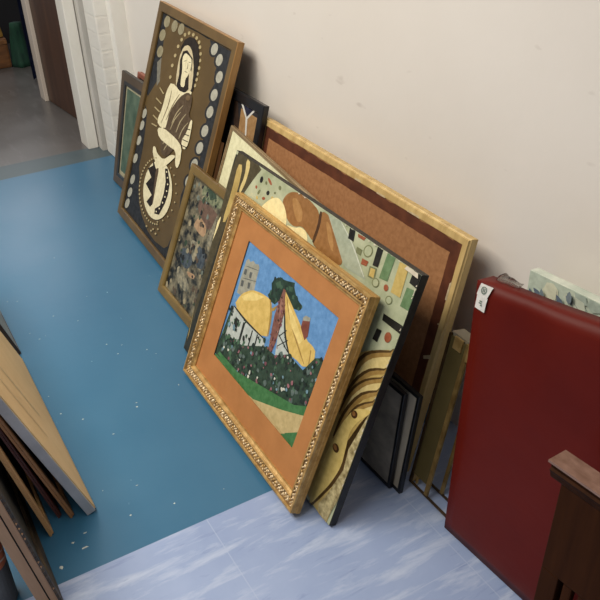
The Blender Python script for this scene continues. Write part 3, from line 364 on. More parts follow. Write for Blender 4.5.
  ('blackc', [(-0.2117, 0.6199), (-0.2121, 0.6168), (-0.214, 0.614), (-0.217, 0.6119), (-0.2206, 0.611), (-0.2241, 0.6115), (-0.2266, 0.6132), (-0.2279, 0.6159), (-0.2275, 0.619), (-0.2256, 0.6218), (-0.2225, 0.6239), (-0.2189, 0.6248), (-0.2155, 0.6243), (-0.213, 0.6225)]),
  ('rust', [(-0.281, 0.6139), (-0.2804, 0.6118), (-0.2809, 0.6097), (-0.2824, 0.6081), (-0.2847, 0.6073), (-0.2873, 0.6074), (-0.2896, 0.6085), (-0.2912, 0.6103), (-0.2918, 0.6124), (-0.2913, 0.6145), (-0.2898, 0.6161), (-0.2875, 0.6169), (-0.285, 0.6167), (-0.2826, 0.6157)]),
  ('rust', [(-0.2213, 0.6523), (-0.2163, 0.6492), (-0.2132, 0.6462), (-0.2126, 0.6437), (-0.2147, 0.6424), (-0.219, 0.6424), (-0.2248, 0.6438), (-0.2308, 0.6462), (-0.2359, 0.6493), (-0.239, 0.6524), (-0.2396, 0.6548), (-0.2375, 0.6562), (-0.2331, 0.6561), (-0.2273, 0.6547)]),
  ('oliv2', [(-0.163, 0.6528), (-0.1623, 0.6501), (-0.1629, 0.6474), (-0.1649, 0.6454), (-0.1678, 0.6444), (-0.1711, 0.6445), (-0.174, 0.6459), (-0.1761, 0.6482), (-0.1769, 0.6509), (-0.1762, 0.6536), (-0.1742, 0.6556), (-0.1713, 0.6566), (-0.1681, 0.6564), (-0.1651, 0.6551)]),
  ('oliv2', [(-0.2368, 0.6414), (-0.2362, 0.6393), (-0.2366, 0.6373), (-0.2381, 0.6357), (-0.2403, 0.635), (-0.2428, 0.6351), (-0.245, 0.6362), (-0.2466, 0.638), (-0.2472, 0.64), (-0.2468, 0.6421), (-0.2453, 0.6436), (-0.2431, 0.6444), (-0.2406, 0.6442), (-0.2384, 0.6431)]),
  ('yell', [(-0.1859, 0.6155), (-0.1855, 0.6136), (-0.1863, 0.6117), (-0.1882, 0.6101), (-0.1907, 0.6091), (-0.1934, 0.609), (-0.1958, 0.6098), (-0.1973, 0.6113), (-0.1977, 0.6132), (-0.1969, 0.6151), (-0.195, 0.6167), (-0.1925, 0.6177), (-0.1898, 0.6177), (-0.1874, 0.617)]),
  ('rust', [(-0.2258, 0.5996), (-0.2256, 0.5977), (-0.227, 0.5955), (-0.2297, 0.5936), (-0.2332, 0.5923), (-0.2368, 0.5919), (-0.2398, 0.5924), (-0.2416, 0.5939), (-0.2418, 0.5959), (-0.2404, 0.598), (-0.2377, 0.6), (-0.2342, 0.6013), (-0.2306, 0.6016), (-0.2276, 0.6011)]),
  ('oliv2', [(-0.2606, 0.6047), (-0.2625, 0.6009), (-0.2651, 0.5979), (-0.2678, 0.596), (-0.27, 0.5958), (-0.2715, 0.5973), (-0.2718, 0.6002), (-0.2708, 0.6039), (-0.2689, 0.6077), (-0.2664, 0.6107), (-0.2637, 0.6125), (-0.2615, 0.6127), (-0.26, 0.6112), (-0.2597, 0.6084)]),
  ('yell', [(-0.2627, 0.5885), (-0.2621, 0.5864), (-0.2626, 0.5843), (-0.2641, 0.5827), (-0.2664, 0.5819), (-0.2689, 0.582), (-0.2712, 0.583), (-0.2728, 0.5848), (-0.2735, 0.5869), (-0.273, 0.589), (-0.2714, 0.5906), (-0.2692, 0.5915), (-0.2667, 0.5913), (-0.2644, 0.5903)]),
  ('oliv2', [(-0.1815, 0.6317), (-0.1812, 0.6303), (-0.1819, 0.6288), (-0.1835, 0.6276), (-0.1856, 0.6268), (-0.1878, 0.6267), (-0.1897, 0.6272), (-0.1909, 0.6283), (-0.1912, 0.6297), (-0.1904, 0.6312), (-0.1889, 0.6325), (-0.1867, 0.6332), (-0.1845, 0.6334), (-0.1826, 0.6328)]),
  ('brownc', [(-0.1382, 0.6284), (-0.1354, 0.6357), (-0.1328, 0.6406), (-0.129, 0.6457), (-0.1247, 0.6499), (-0.1177, 0.6556), (-0.1121, 0.6591), (-0.1047, 0.6625), (-0.0973, 0.6649), (-0.0856, 0.6678), (-0.0768, 0.6693), (-0.0658, 0.6704), (-0.0551, 0.6707), (-0.039, 0.6705), (-0.0275, 0.6698), (-0.0142, 0.6683), (-0.0021, 0.6662), (0.0154, 0.6626), (0.0255, 0.6587), (0.0338, 0.6525), (0.0385, 0.6453), (0.0424, 0.6331), (0.0443, 0.6245), (0.0455, 0.6149), (0.0457, 0.6062), (0.045, 0.5938), (0.0432, 0.5875), (0.0392, 0.5838), (0.0338, 0.5835), (0.0243, 0.5865), (0.0174, 0.5886), (0.0093, 0.5908), (0.0018, 0.5927), (-0.0093, 0.5952), (-0.0169, 0.5959), (-0.0253, 0.5949), (-0.0326, 0.5926), (-0.0429, 0.5876), (-0.0505, 0.5851), (-0.0594, 0.5836), (-0.0679, 0.5835), (-0.0804, 0.5848), (-0.0896, 0.5872), (-0.1003, 0.5919), (-0.1103, 0.5979), (-0.125, 0.6086), (-0.1326, 0.6156), (-0.1374, 0.6227)]),
  ('browl', [(-0.0939, 0.6493), (-0.087, 0.6518), (-0.0812, 0.6523), (-0.0733, 0.651), (-0.0651, 0.6483), (-0.0521, 0.6426), (-0.0445, 0.6381), (-0.038, 0.6323), (-0.0341, 0.6264), (-0.0305, 0.6173), (-0.0296, 0.6118), (-0.0308, 0.6072), (-0.0339, 0.6044), (-0.0406, 0.6017), (-0.0455, 0.6012), (-0.0513, 0.6023), (-0.0568, 0.6051), (-0.065, 0.6108), (-0.0709, 0.6153), (-0.0775, 0.6212), (-0.0834, 0.6271), (-0.092, 0.6363), (-0.0957, 0.6418), (-0.0963, 0.6464)]),
  ('creamc', [(-0.2382, 0.5604), (-0.2347, 0.5674), (-0.2313, 0.5728), (-0.2263, 0.5795), (-0.2207, 0.586), (-0.2116, 0.596), (-0.2049, 0.6023), (-0.197, 0.6085), (-0.1895, 0.6132), (-0.1785, 0.6191), (-0.1707, 0.622), (-0.1618, 0.6235), (-0.1537, 0.6232), (-0.142, 0.6212), (-0.1342, 0.619), (-0.126, 0.6153), (-0.1191, 0.611), (-0.1098, 0.6037), (-0.1041, 0.5981), (-0.0988, 0.5913), (-0.0952, 0.5846), (-0.0911, 0.5744), (-0.0919, 0.5667), (-0.0979, 0.5571), (-0.1081, 0.5476), (-0.128, 0.5331), (-0.1423, 0.5248), (-0.1586, 0.5185), (-0.1735, 0.5155), (-0.1952, 0.5143), (-0.2083, 0.5155), (-0.2197, 0.5199), (-0.2271, 0.5265), (-0.2342, 0.539), (-0.2376, 0.5469), (-0.239, 0.5546)]),
  ('creamc', [(-0.0807, 0.5762), (-0.0653, 0.5787), (-0.0557, 0.5807), (-0.0467, 0.5833), (-0.0402, 0.5858), (-0.0326, 0.5898), (-0.0269, 0.5919), (-0.0201, 0.5932), (-0.0135, 0.5936), (-0.0036, 0.5932), (0.0028, 0.5916), (0.0092, 0.588), (0.0142, 0.5832), (0.0208, 0.5745), (0.0207, 0.5683), (0.014, 0.5613), (0.002, 0.555), (-0.0221, 0.5457), (-0.0378, 0.5424), (-0.0535, 0.5433), (-0.0657, 0.5483), (-0.081, 0.5602), (-0.087, 0.5672), (-0.0869, 0.5729)]),
  ('brownc', [(0.0532, 0.6656), (0.0654, 0.6652), (0.0739, 0.664), (0.0836, 0.6611), (0.0923, 0.6574), (0.1047, 0.6506), (0.1135, 0.6454), (0.1233, 0.6389), (0.1322, 0.6325), (0.1447, 0.6227), (0.153, 0.6157), (0.1614, 0.6075), (0.1683, 0.6), (0.1773, 0.5889), (0.1801, 0.5822), (0.1785, 0.5762), (0.1727, 0.5722), (0.1594, 0.5679), (0.1487, 0.566), (0.1349, 0.5652), (0.1209, 0.5658), (0.0987, 0.5681), (0.0849, 0.5697), (0.0721, 0.5713), (0.063, 0.5726), (0.0528, 0.5743), (0.0474, 0.5777), (0.0442, 0.5846), (0.0437, 0.5934), (0.0458, 0.6089), (0.0465, 0.6193), (0.0463, 0.6304), (0.0452, 0.6396), (0.0426, 0.6523), (0.0431, 0.6591), (0.0469, 0.6639)]),
  ('browd', [(0.0356, 0.6612), (0.0419, 0.662), (0.0464, 0.6549), (0.0518, 0.6357), (0.0532, 0.6171), (0.0515, 0.5886), (0.0482, 0.5781), (0.0415, 0.58), (0.0396, 0.5902), (0.0413, 0.6141), (0.0401, 0.6317), (0.0351, 0.6526)]),
  ('browl', [(0.075, 0.649), (0.0814, 0.6482), (0.0867, 0.6461), (0.0938, 0.6417), (0.1011, 0.6359), (0.1127, 0.6255), (0.1196, 0.6185), (0.1255, 0.611), (0.1291, 0.6047), (0.1325, 0.596), (0.1327, 0.5924), (0.1296, 0.5917), (0.124, 0.5942), (0.1127, 0.6013), (0.105, 0.6072), (0.0966, 0.615), (0.0893, 0.6231), (0.0791, 0.6359), (0.0745, 0.6428), (0.0731, 0.6475)]),
  ('teal', [(0.0671, 0.6684), (0.1297, 0.6716), (0.2011, 0.6381), (0.282, 0.5834), (0.2257, 0.5783), (0.1906, 0.5784), (0.1219, 0.6287)]),
  ('teall', [(0.1253, 0.6695), (0.1412, 0.662), (0.1651, 0.651), (0.1901, 0.6381), (0.2187, 0.6203), (0.2499, 0.5997), (0.2712, 0.5859), (0.2728, 0.5871), (0.2524, 0.6016), (0.2219, 0.6227), (0.1934, 0.6407), (0.1682, 0.6535), (0.1436, 0.664), (0.1268, 0.6708)]),
  ('blackc', [(0.1674, 0.6688), (0.1907, 0.6721), (0.1962, 0.6443), (0.1731, 0.6438)]),
  ('rust', [(0.2029, 0.6681), (0.2348, 0.6723), (0.231, 0.6618), (0.207, 0.6608)]),
  ('oliv2', [(0.2138, 0.6396), (0.2362, 0.6401), (0.2366, 0.6253), (0.2166, 0.6257)]),
  ('oliv2', [(0.2732, 0.6507), (0.2728, 0.644), (0.2694, 0.6377), (0.2634, 0.633), (0.2562, 0.6309), (0.2491, 0.6318), (0.2436, 0.6356), (0.2407, 0.6414), (0.2411, 0.6482), (0.2446, 0.6546), (0.2506, 0.6592), (0.2579, 0.6612), (0.2649, 0.6602), (0.2703, 0.6565)]),
  ('sage', [(0.2699, 0.6498), (0.2697, 0.6443), (0.2669, 0.6392), (0.2622, 0.6354), (0.2564, 0.6338), (0.2507, 0.6345), (0.2463, 0.6376), (0.244, 0.6424), (0.2443, 0.6479), (0.2471, 0.653), (0.2519, 0.6568), (0.2577, 0.6584), (0.2633, 0.6576), (0.2677, 0.6545)]),
  ('blackc', [(0.2838, 0.6693), (0.3049, 0.6696), (0.3073, 0.6268), (0.2874, 0.6238)]),
  ('rust', [(0.2456, 0.6232), (0.2705, 0.6252), (0.2681, 0.6122), (0.2475, 0.609)]),
  ('oliv2', [(0.2791, 0.6183), (0.3049, 0.6228), (0.3099, 0.5967), (0.2833, 0.5934)]),
  ('yell', [(0.285, 0.6162), (0.3014, 0.6189), (0.3048, 0.5991), (0.2869, 0.5974)]),
  ('green', [(0.3226, 0.6703), (0.3516, 0.6725), (0.3519, 0.6122), (0.3226, 0.6074)]),
  ('yell', [(0.3693, 0.6689), (0.4017, 0.6721), (0.4079, 0.5984), (0.374, 0.5964)]),
  ('blackc', [(0.4194, 0.6733), (0.4504, 0.6764), (0.4517, 0.6382), (0.4189, 0.6406)]),
  ('rust', [(0.3623, 0.6014), (0.3633, 0.598), (0.3626, 0.5947), (0.3605, 0.592), (0.3573, 0.5904), (0.3537, 0.5904), (0.3504, 0.5919), (0.348, 0.5946), (0.3471, 0.5979), (0.3477, 0.6013), (0.3499, 0.604), (0.3531, 0.6055), (0.3567, 0.6055), (0.36, 0.604)]),
  ('green', [(0.4171, 0.6285), (0.4497, 0.6328), (0.4495, 0.5847), (0.4166, 0.5825)]),
  ('oliv2', [(0.3877, 0.5827), (0.3887, 0.5785), (0.3875, 0.574), (0.3842, 0.5702), (0.3796, 0.5679), (0.3744, 0.5675), (0.3697, 0.5691), (0.3666, 0.5724), (0.3655, 0.5767), (0.3668, 0.5812), (0.3701, 0.585), (0.3749, 0.5873), (0.38, 0.5876), (0.3846, 0.586)]),
  ('sage', [(0.3849, 0.5814), (0.3858, 0.578), (0.385, 0.5746), (0.3826, 0.5717), (0.3792, 0.57), (0.3753, 0.5698), (0.3719, 0.5711), (0.3694, 0.5738), (0.3685, 0.5772), (0.3694, 0.5806), (0.3718, 0.5835), (0.3752, 0.5852), (0.3791, 0.5853), (0.3825, 0.584)]),
  ('oliv2', [(0.3285, 0.5983), (0.3296, 0.5937), (0.3282, 0.5889), (0.3245, 0.5849), (0.3192, 0.5824), (0.3134, 0.5819), (0.3083, 0.5837), (0.3048, 0.5872), (0.3037, 0.5919), (0.3052, 0.5967), (0.309, 0.6008), (0.3143, 0.6032), (0.3201, 0.6036), (0.3251, 0.6019)]),
  ('sage', [(0.3256, 0.597), (0.3265, 0.5933), (0.3255, 0.5895), (0.3228, 0.5864), (0.3188, 0.5845), (0.3145, 0.5843), (0.3105, 0.5858), (0.3078, 0.5886), (0.3069, 0.5923), (0.3079, 0.5961), (0.3107, 0.5993), (0.3147, 0.6011), (0.319, 0.6013), (0.3229, 0.5998)]),
  ('green', [(0.3086, 0.5651), (0.3469, 0.5717), (0.3516, 0.5382), (0.34, 0.5082), (0.3221, 0.5234)]),
  ('blackc', [(0.376, 0.5438), (0.4491, 0.548), (0.4521, 0.5283), (0.3793, 0.5284)]),
  ('blackc', [(0.3718, 0.504), (0.3894, 0.5064), (0.3874, 0.4757), (0.3696, 0.4751)]),
  ('rust', [(0.4256, 0.5074), (0.426, 0.502), (0.4242, 0.4967), (0.4206, 0.4926), (0.4158, 0.4906), (0.4109, 0.4911), (0.4067, 0.4939), (0.4042, 0.4985), (0.4038, 0.5041), (0.4056, 0.5094), (0.4093, 0.5134), (0.4141, 0.5153), (0.419, 0.5148), (0.4231, 0.512)]),
  ('goldm', [(0.3341, 0.4172), (0.3671, 0.4416), (0.3952, 0.4596), (0.4335, 0.4808), (0.4501, 0.4749), (0.455, 0.439), (0.4545, 0.3369), (0.4476, 0.0985), (0.4339, -0.0008), (0.4057, 0.0006), (0.3728, 0.0059), (0.3164, 0.0182), (0.3, 0.1128), (0.3151, 0.3278)]),
  ('goldl', [(0.37, 0.4178), (0.3898, 0.4394), (0.409, 0.4554), (0.4375, 0.4743), (0.4495, 0.4737), (0.4521, 0.4536), (0.4412, 0.4366), (0.4105, 0.4129), (0.3888, 0.3908), (0.3649, 0.3585), (0.3567, 0.3596), (0.3605, 0.3953)]),
  ('goldl', [(0.3601, 0.3183), (0.3884, 0.357), (0.4124, 0.3804), (0.4451, 0.4015), (0.4579, 0.4046), (0.4585, 0.3918), (0.4462, 0.3767), (0.4135, 0.3506), (0.3906, 0.3245), (0.3654, 0.2838), (0.3538, 0.2752), (0.3501, 0.295)]),
  ('goldl', [(0.3603, 0.258), (0.3822, 0.2972), (0.4066, 0.3234), (0.4459, 0.3511), (0.4604, 0.3561), (0.4594, 0.3421), (0.4463, 0.3278), (0.4131, 0.3051), (0.3924, 0.279), (0.3732, 0.2349), (0.3624, 0.2227), (0.3545, 0.2368)]),
  ('goldb', [(0.4615, 0.4891), (0.4399, 0.4801), (0.408, 0.465), (0.3801, 0.4487), (0.3614, 0.4323), (0.3491, 0.4148), (0.3416, 0.3961), (0.3384, 0.3728), (0.339, 0.348), (0.3409, 0.3315), (0.3529, 0.3351), (0.3564, 0.3531), (0.3603, 0.3781), (0.366, 0.3989), (0.3729, 0.4129), (0.3811, 0.4247), (0.3927, 0.4365), (0.4155, 0.4525), (0.4448, 0.4698), (0.4646, 0.4821)]),
  ('goldd', [(0.4582, 0.4914), (0.4371, 0.4814), (0.4058, 0.4658), (0.3792, 0.4496), (0.3625, 0.4345), (0.3513, 0.4187), (0.344, 0.4013), (0.34, 0.3787), (0.3393, 0.3538), (0.3397, 0.3369), (0.3449, 0.3385), (0.3469, 0.356), (0.3496, 0.381), (0.3546, 0.4025), (0.3617, 0.4178), (0.3711, 0.4312), (0.3847, 0.4443), (0.409, 0.4603), (0.4392, 0.477), (0.4596, 0.4883)]),
  ('goldb', [(0.4581, 0.4409), (0.4417, 0.4344), (0.417, 0.4229), (0.3937, 0.4079), (0.3761, 0.3895), (0.3625, 0.3688), (0.353, 0.3483), (0.3479, 0.3265), (0.3465, 0.3048), (0.347, 0.2907), (0.3579, 0.2936), (0.3623, 0.3089), (0.3677, 0.3304), (0.3748, 0.3498), (0.3839, 0.3669), (0.3951, 0.3841), (0.4068, 0.3981), (0.424, 0.4115), (0.4458, 0.4247), (0.4608, 0.4343)]),
  ('goldd', [(0.4546, 0.4433), (0.4386, 0.4359), (0.4146, 0.424), (0.393, 0.4094), (0.377, 0.3923), (0.364, 0.3726), (0.3546, 0.3531), (0.3489, 0.332), (0.3464, 0.3104), (0.3454, 0.2959), (0.3502, 0.2972), (0.3533, 0.3121), (0.3575, 0.3337), (0.3641, 0.3537), (0.3734, 0.3718), (0.3853, 0.39), (0.3987, 0.4052), (0.4177, 0.419), (0.4404, 0.4317), (0.4558, 0.4404)]),
  ('goldb', [(0.4579, 0.4194), (0.4412, 0.4106), (0.4163, 0.3961), (0.3935, 0.3793), (0.3765, 0.361), (0.363, 0.3406), (0.3535, 0.3198), (0.3489, 0.2966), (0.3481, 0.2731), (0.3488, 0.2575), (0.3578, 0.2603), (0.3612, 0.277), (0.3652, 0.3006), (0.3715, 0.3216), (0.3805, 0.3392), (0.392, 0.3566), (0.4048, 0.3719), (0.4232, 0.3876), (0.4457, 0.4034), (0.4609, 0.4144)]),
  ('goldd', [(0.4545, 0.4222), (0.4381, 0.4128), (0.4139, 0.398), (0.3923, 0.3816), (0.3764, 0.3641), (0.3634, 0.3446), (0.354, 0.3247), (0.3489, 0.3021), (0.3472, 0.2786), (0.3467, 0.2626), (0.3506, 0.2639), (0.3529, 0.2803), (0.356, 0.3038), (0.3619, 0.3255), (0.371, 0.3439), (0.3832, 0.3622), (0.3972, 0.3783), (0.4169, 0.3943), (0.4401, 0.4097), (0.4558, 0.4201)]),
  ('goldb', [(0.46, 0.3875), (0.4431, 0.3785), (0.4178, 0.3631), (0.3944, 0.3431), (0.3779, 0.3193), (0.3659, 0.2929), (0.3581, 0.267), (0.3546, 0.2396), (0.3547, 0.2119), (0.3562, 0.1937), (0.3673, 0.1977), (0.3708, 0.2176), (0.3748, 0.2456), (0.3809, 0.2716), (0.3892, 0.2948), (0.3995, 0.3181), (0.4106, 0.3366), (0.4274, 0.3534), (0.449, 0.3698), (0.4638, 0.3814)]),
  ('goldd', [(0.4568, 0.39), (0.4404, 0.3803), (0.4161, 0.3646), (0.3945, 0.3456), (0.3795, 0.3233), (0.368, 0.2978), (0.3599, 0.2727), (0.3557, 0.2456), (0.3546, 0.2179), (0.3546, 0.1992), (0.3595, 0.201), (0.3616, 0.2203), (0.3645, 0.2483), (0.3699, 0.2746), (0.3781, 0.2986), (0.3889, 0.3227), (0.4016, 0.3428), (0.4203, 0.3604), (0.443, 0.3765), (0.4585, 0.3874)]),
  ('goldb', [(0.4592, 0.3598), (0.4426, 0.3488), (0.418, 0.3308), (0.3965, 0.3098), (0.3836, 0.2871), (0.3761, 0.2633), (0.3709, 0.2403), (0.3664, 0.2144), (0.3635, 0.1872), (0.3625, 0.1689), (0.3714, 0.1716), (0.3764, 0.191), (0.3826, 0.2187), (0.3894, 0.2444), (0.3955, 0.2667), (0.4021, 0.2881), (0.4108, 0.3059), (0.427, 0.3239), (0.4484, 0.3425), (0.4631, 0.3554)]),
  ('goldd', [(0.456, 0.3628), (0.4399, 0.3512), (0.4161, 0.3331), (0.3961, 0.313), (0.3844, 0.2917), (0.3771, 0.2686), (0.3715, 0.2458), (0.3664, 0.22), (0.3625, 0.1926), (0.3603, 0.174), (0.3642, 0.1752), (0.3681, 0.1943), (0.3735, 0.2218), (0.3796, 0.2476), (0.3855, 0.2701), (0.3924, 0.2921), (0.4023, 0.3113), (0.4201, 0.3301), (0.4424, 0.3485), (0.4577, 0.3608)]),
  ('stonec', [(0.4509, 0.3223), (0.449, 0.3257), (0.4436, 0.3163), (0.4315, 0.2886), (0.4251, 0.2673), (0.4208, 0.2411), (0.4198, 0.2125), (0.4216, 0.1658), (0.4195, 0.1313), (0.4126, 0.0899), (0.4035, 0.0594), (0.3872, 0.0232), (0.395, 0.0065), (0.4309, 0.0009), (0.4464, 0.073), (0.4502, 0.2534)]),
  ('goldd', [(0.4471, 0.3262), (0.4539, 0.3198), (0.4256, 0.2796), (0.4154, 0.245), (0.4216, 0.1984), (0.4285, 0.1518), (0.4124, 0.0932), (0.3855, 0.0339), (0.3691, -0.0015), (0.3534, -0.0031), (0.358, 0.0828)]),
  ('goldf', [(0.4432, 0.3258), (0.4459, 0.3245), (0.4459, 0.3217), (0.4431, 0.3159), (0.4382, 0.3084), (0.4282, 0.2947), (0.4221, 0.2854), (0.4165, 0.2755), (0.4126, 0.2671), (0.4084, 0.2555), (0.4065, 0.247), (0.4058, 0.2369), (0.4065, 0.2273), (0.409, 0.213), (0.4107, 0.203), (0.4124, 0.1919), (0.4138, 0.182), (0.4156, 0.168), (0.4159, 0.1575), (0.4148, 0.1447), (0.4127, 0.1325), (0.4081, 0.1139), (0.4046, 0.1013), (0.4001, 0.0877), (0.3955, 0.0761), (0.3885, 0.0601), (0.3839, 0.0495), (0.3792, 0.0387), (0.3754, 0.0299), (0.3704, 0.0184), (0.3672, 0.0119), (0.3638, 0.0066), (0.3611, 0.0038), (0.3575, 0.002), (0.3554, 0.0049), (0.3537, 0.0138), (0.3528, 0.027), (0.3521, 0.0514), (0.3518, 0.0686), (0.3518, 0.0879), (0.3521, 0.1053), (0.3529, 0.1301), (0.3538, 0.1468), (0.3553, 0.1644), (0.357, 0.1793), (0.3599, 0.1995), (0.3623, 0.213), (0.3655, 0.2271), (0.3687, 0.2388), (0.3737, 0.2545), (0.3772, 0.2647), (0.3812, 0.2748), (0.3847, 0.2828), (0.3898, 0.293), (0.3947, 0.2997), (0.4023, 0.3066), (0.4109, 0.3121), (0.425, 0.3194), (0.433, 0.3231), (0.4395, 0.3254)]),
  ('browd', [(0.3879, 0.1877), (0.39, 0.1856), (0.3911, 0.1838), (0.3918, 0.1813), (0.3918, 0.1792), (0.3911, 0.1767), (0.39, 0.1749), (0.388, 0.1728), (0.386, 0.1715), (0.3831, 0.1704), (0.3806, 0.1699), (0.3773, 0.1699), (0.3748, 0.1704), (0.3718, 0.1716), (0.3698, 0.1728), (0.3678, 0.1749), (0.3667, 0.1768), (0.3659, 0.1793), (0.3659, 0.1814), (0.3667, 0.184), (0.3678, 0.1858), (0.3699, 0.1879), (0.3718, 0.1891), (0.3748, 0.1902), (0.3773, 0.1907), (0.3806, 0.1906), (0.383, 0.1902), (0.386, 0.189)]),
  ('brownc', [(0.3802, 0.1846), (0.3811, 0.1838), (0.3816, 0.1833), (0.382, 0.1827), (0.3824, 0.1821), (0.3828, 0.1812), (0.383, 0.1806), (0.3831, 0.1799), (0.3831, 0.1793), (0.3829, 0.1785), (0.3828, 0.1779), (0.3825, 0.1774), (0.3821, 0.1769), (0.3815, 0.1763), (0.381, 0.1759), (0.3804, 0.1756), (0.3798, 0.1753), (0.3788, 0.175), (0.3781, 0.1749), (0.3772, 0.1748), (0.3765, 0.1748), (0.3753, 0.175), (0.3745, 0.1751), (0.3736, 0.1753), (0.3728, 0.1756), (0.3717, 0.1761), (0.371, 0.1765), (0.3702, 0.1769), (0.3696, 0.1774), (0.3688, 0.1782), (0.3683, 0.1787), (0.3678, 0.1794), (0.3675, 0.18), (0.3671, 0.1809), (0.3669, 0.1815), (0.3668, 0.1821), (0.3668, 0.1827), (0.3669, 0.1836), (0.3671, 0.1841), (0.3674, 0.1847), (0.3677, 0.1852), (0.3684, 0.1858), (0.3689, 0.1861), (0.3695, 0.1865), (0.3701, 0.1867), (0.3711, 0.187), (0.3718, 0.1872), (0.3727, 0.1872), (0.3734, 0.1872), (0.3746, 0.1871), (0.3754, 0.1869), (0.3763, 0.1867), (0.3771, 0.1864), (0.3781, 0.186), (0.3789, 0.1856), (0.3796, 0.1851)]),
  ('browd', [(0.4089, 0.2958), (0.4101, 0.2938), (0.4106, 0.292), (0.4106, 0.2895), (0.4102, 0.2876), (0.4089, 0.2852), (0.4076, 0.2835), (0.4053, 0.2816), (0.4033, 0.2804), (0.4005, 0.2794), (0.3983, 0.2791), (0.3955, 0.2792), (0.3934, 0.2797), (0.3912, 0.281), (0.3898, 0.2822), (0.3885, 0.2843), (0.388, 0.2861), (0.388, 0.2886), (0.3885, 0.2905), (0.3897, 0.293), (0.3911, 0.2947), (0.3934, 0.2966), (0.3954, 0.2977), (0.3982, 0.2986), (0.4004, 0.299), (0.4032, 0.2988), (0.4052, 0.2983), (0.4075, 0.2971)]),
  ('brownc', [(0.4016, 0.2925), (0.4021, 0.2918), (0.4024, 0.2913), (0.4026, 0.2908), (0.4027, 0.2902), (0.4028, 0.2894), (0.4028, 0.2889), (0.4027, 0.2883), (0.4026, 0.2878), (0.4023, 0.2871), (0.402, 0.2866), (0.4017, 0.2861), (0.4013, 0.2857), (0.4007, 0.2852), (0.4002, 0.2848), (0.3996, 0.2845), (0.399, 0.2843), (0.3982, 0.2841), (0.3976, 0.284), (0.3969, 0.284), (0.3963, 0.284), (0.3954, 0.2841), (0.3948, 0.2842), (0.3942, 0.2845), (0.3936, 0.2847), (0.3929, 0.2852), (0.3924, 0.2855), (0.3919, 0.286), (0.3915, 0.2864), (0.391, 0.2871), (0.3908, 0.2876), (0.3905, 0.2882), (0.3904, 0.2887), (0.3903, 0.2895), (0.3903, 0.2901), (0.3904, 0.2907), (0.3905, 0.2912), (0.3908, 0.2919), (0.3911, 0.2924), (0.3915, 0.2929), (0.3919, 0.2933), (0.3925, 0.2938), (0.393, 0.2941), (0.3936, 0.2944), (0.3941, 0.2946), (0.395, 0.2949), (0.3956, 0.295), (0.3962, 0.295), (0.3969, 0.295), (0.3977, 0.2948), (0.3983, 0.2947), (0.399, 0.2945), (0.3995, 0.2942), (0.4003, 0.2938), (0.4008, 0.2934), (0.4013, 0.293)]),
 ],
 'small': [
  ('rock', [(-0.0545, 0.4034), (0.0289, 0.4036), (0.0605, 0.3985), (0.0602, 0.3853), (0.0543, 0.3687), (0.0392, 0.3393), (0.02, 0.3315), (-0.0142, 0.3412), (-0.0407, 0.3493), (-0.0739, 0.3601), (-0.0874, 0.373), (-0.0881, 0.3948)]),
  ('tanr', [(-0.0683, 0.3343), (-0.0565, 0.3447), (-0.0386, 0.3465), (-0.0051, 0.3406), (0.0101, 0.3333), (0.0156, 0.3203), (0.0151, 0.3108), (0.0083, 0.2995), (-0.0069, 0.2959), (-0.0391, 0.2979), (-0.0584, 0.3001), (-0.0749, 0.3037), (-0.0796, 0.3107), (-0.0748, 0.3246)]),
  ('greenp', [(-0.0613, 0.4588), (0.002, 0.4684), (0.038, 0.4675), (0.0678, 0.4559), (0.0758, 0.4438), (0.0666, 0.4241), (0.0462, 0.415), (0.0028, 0.4115), (-0.0304, 0.4107), (-0.0711, 0.4122), (-0.0873, 0.4221), (-0.0869, 0.4457)]),
  ('greend', [(-0.0543, 0.4488), (-0.0064, 0.4602), (0.0254, 0.4428), (-0.0153, 0.4217)]),
  ('palep', [(-0.0579, 0.2612), (-0.0202, 0.2668), (-0.0045, 0.2586), (-0.0015, 0.2323), (-0.003, 0.2153), (-0.0098, 0.1983), (-0.0219, 0.1984), (-0.0462, 0.2157), (-0.0596, 0.2306), (-0.0691, 0.251)]),
  ('bluep', [(-0.1106, 0.2086), (-0.0669, 0.2205), (-0.0417, 0.2177), (-0.0207, 0.1989), (-0.0197, 0.1828), (-0.0383, 0.1602), (-0.0604, 0.1529), (-0.0983, 0.1573), (-0.1167, 0.1689), (-0.1249, 0.194)]),
  ('palep', [(0.0367, 0.315), (0.0474, 0.3594), (0.0536, 0.3827), (0.0586, 0.3978), (0.0633, 0.3854), (0.07, 0.3387), (0.0724, 0.307), (0.0717, 0.2732), (0.0629, 0.268), (0.0411, 0.289)]),
  ('tanr', [(-0.0294, 0.1545), (0.0113, 0.1628), (0.0263, 0.1622), (0.0245, 0.1526), (0.0153, 0.1469), (-0.0065, 0.1419), (-0.0219, 0.1424), (-0.0389, 0.1488)]),
  ('bluep', [(-0.0003, 0.2631), (0.0414, 0.2607), (0.0596, 0.2473), (0.065, 0.2156), (0.0549, 0.2002), (0.0235, 0.1927), (0.0048, 0.2061), (-0.0108, 0.2478)]),
  ('palep', [(-0.1037, 0.1419), (-0.0656, 0.1377), (-0.0373, 0.1312), (-0.0032, 0.1187), (0.0079, 0.1072), (0.0023, 0.0903), (-0.0209, 0.0846), (-0.0754, 0.0874), (-0.102, 0.1006), (-0.1141, 0.1315)]),
 ],
 'black': [
  ('tanb', [(0.0886, 0.667), (0.2071, 0.6659), (0.2272, 0.5793), (0.0997, 0.5401)]),
  ('browd2', [(0.0225, 0.6972), (0.0537, 0.697), (0.0877, 0.6261), (0.1108, 0.5435), (0.0856, 0.5357)]),
  ('white', [(0.0784, 0.6965), (0.1882, 0.6882), (0.1439, 0.6451), (0.1582, 0.5785), (0.1502, 0.5761), (0.1306, 0.6448)]),
  ('navyb', [(0.094, 0.6918), (0.1752, 0.6848), (0.1373, 0.6506)]),
 ],
 'dark': [
 ],
}
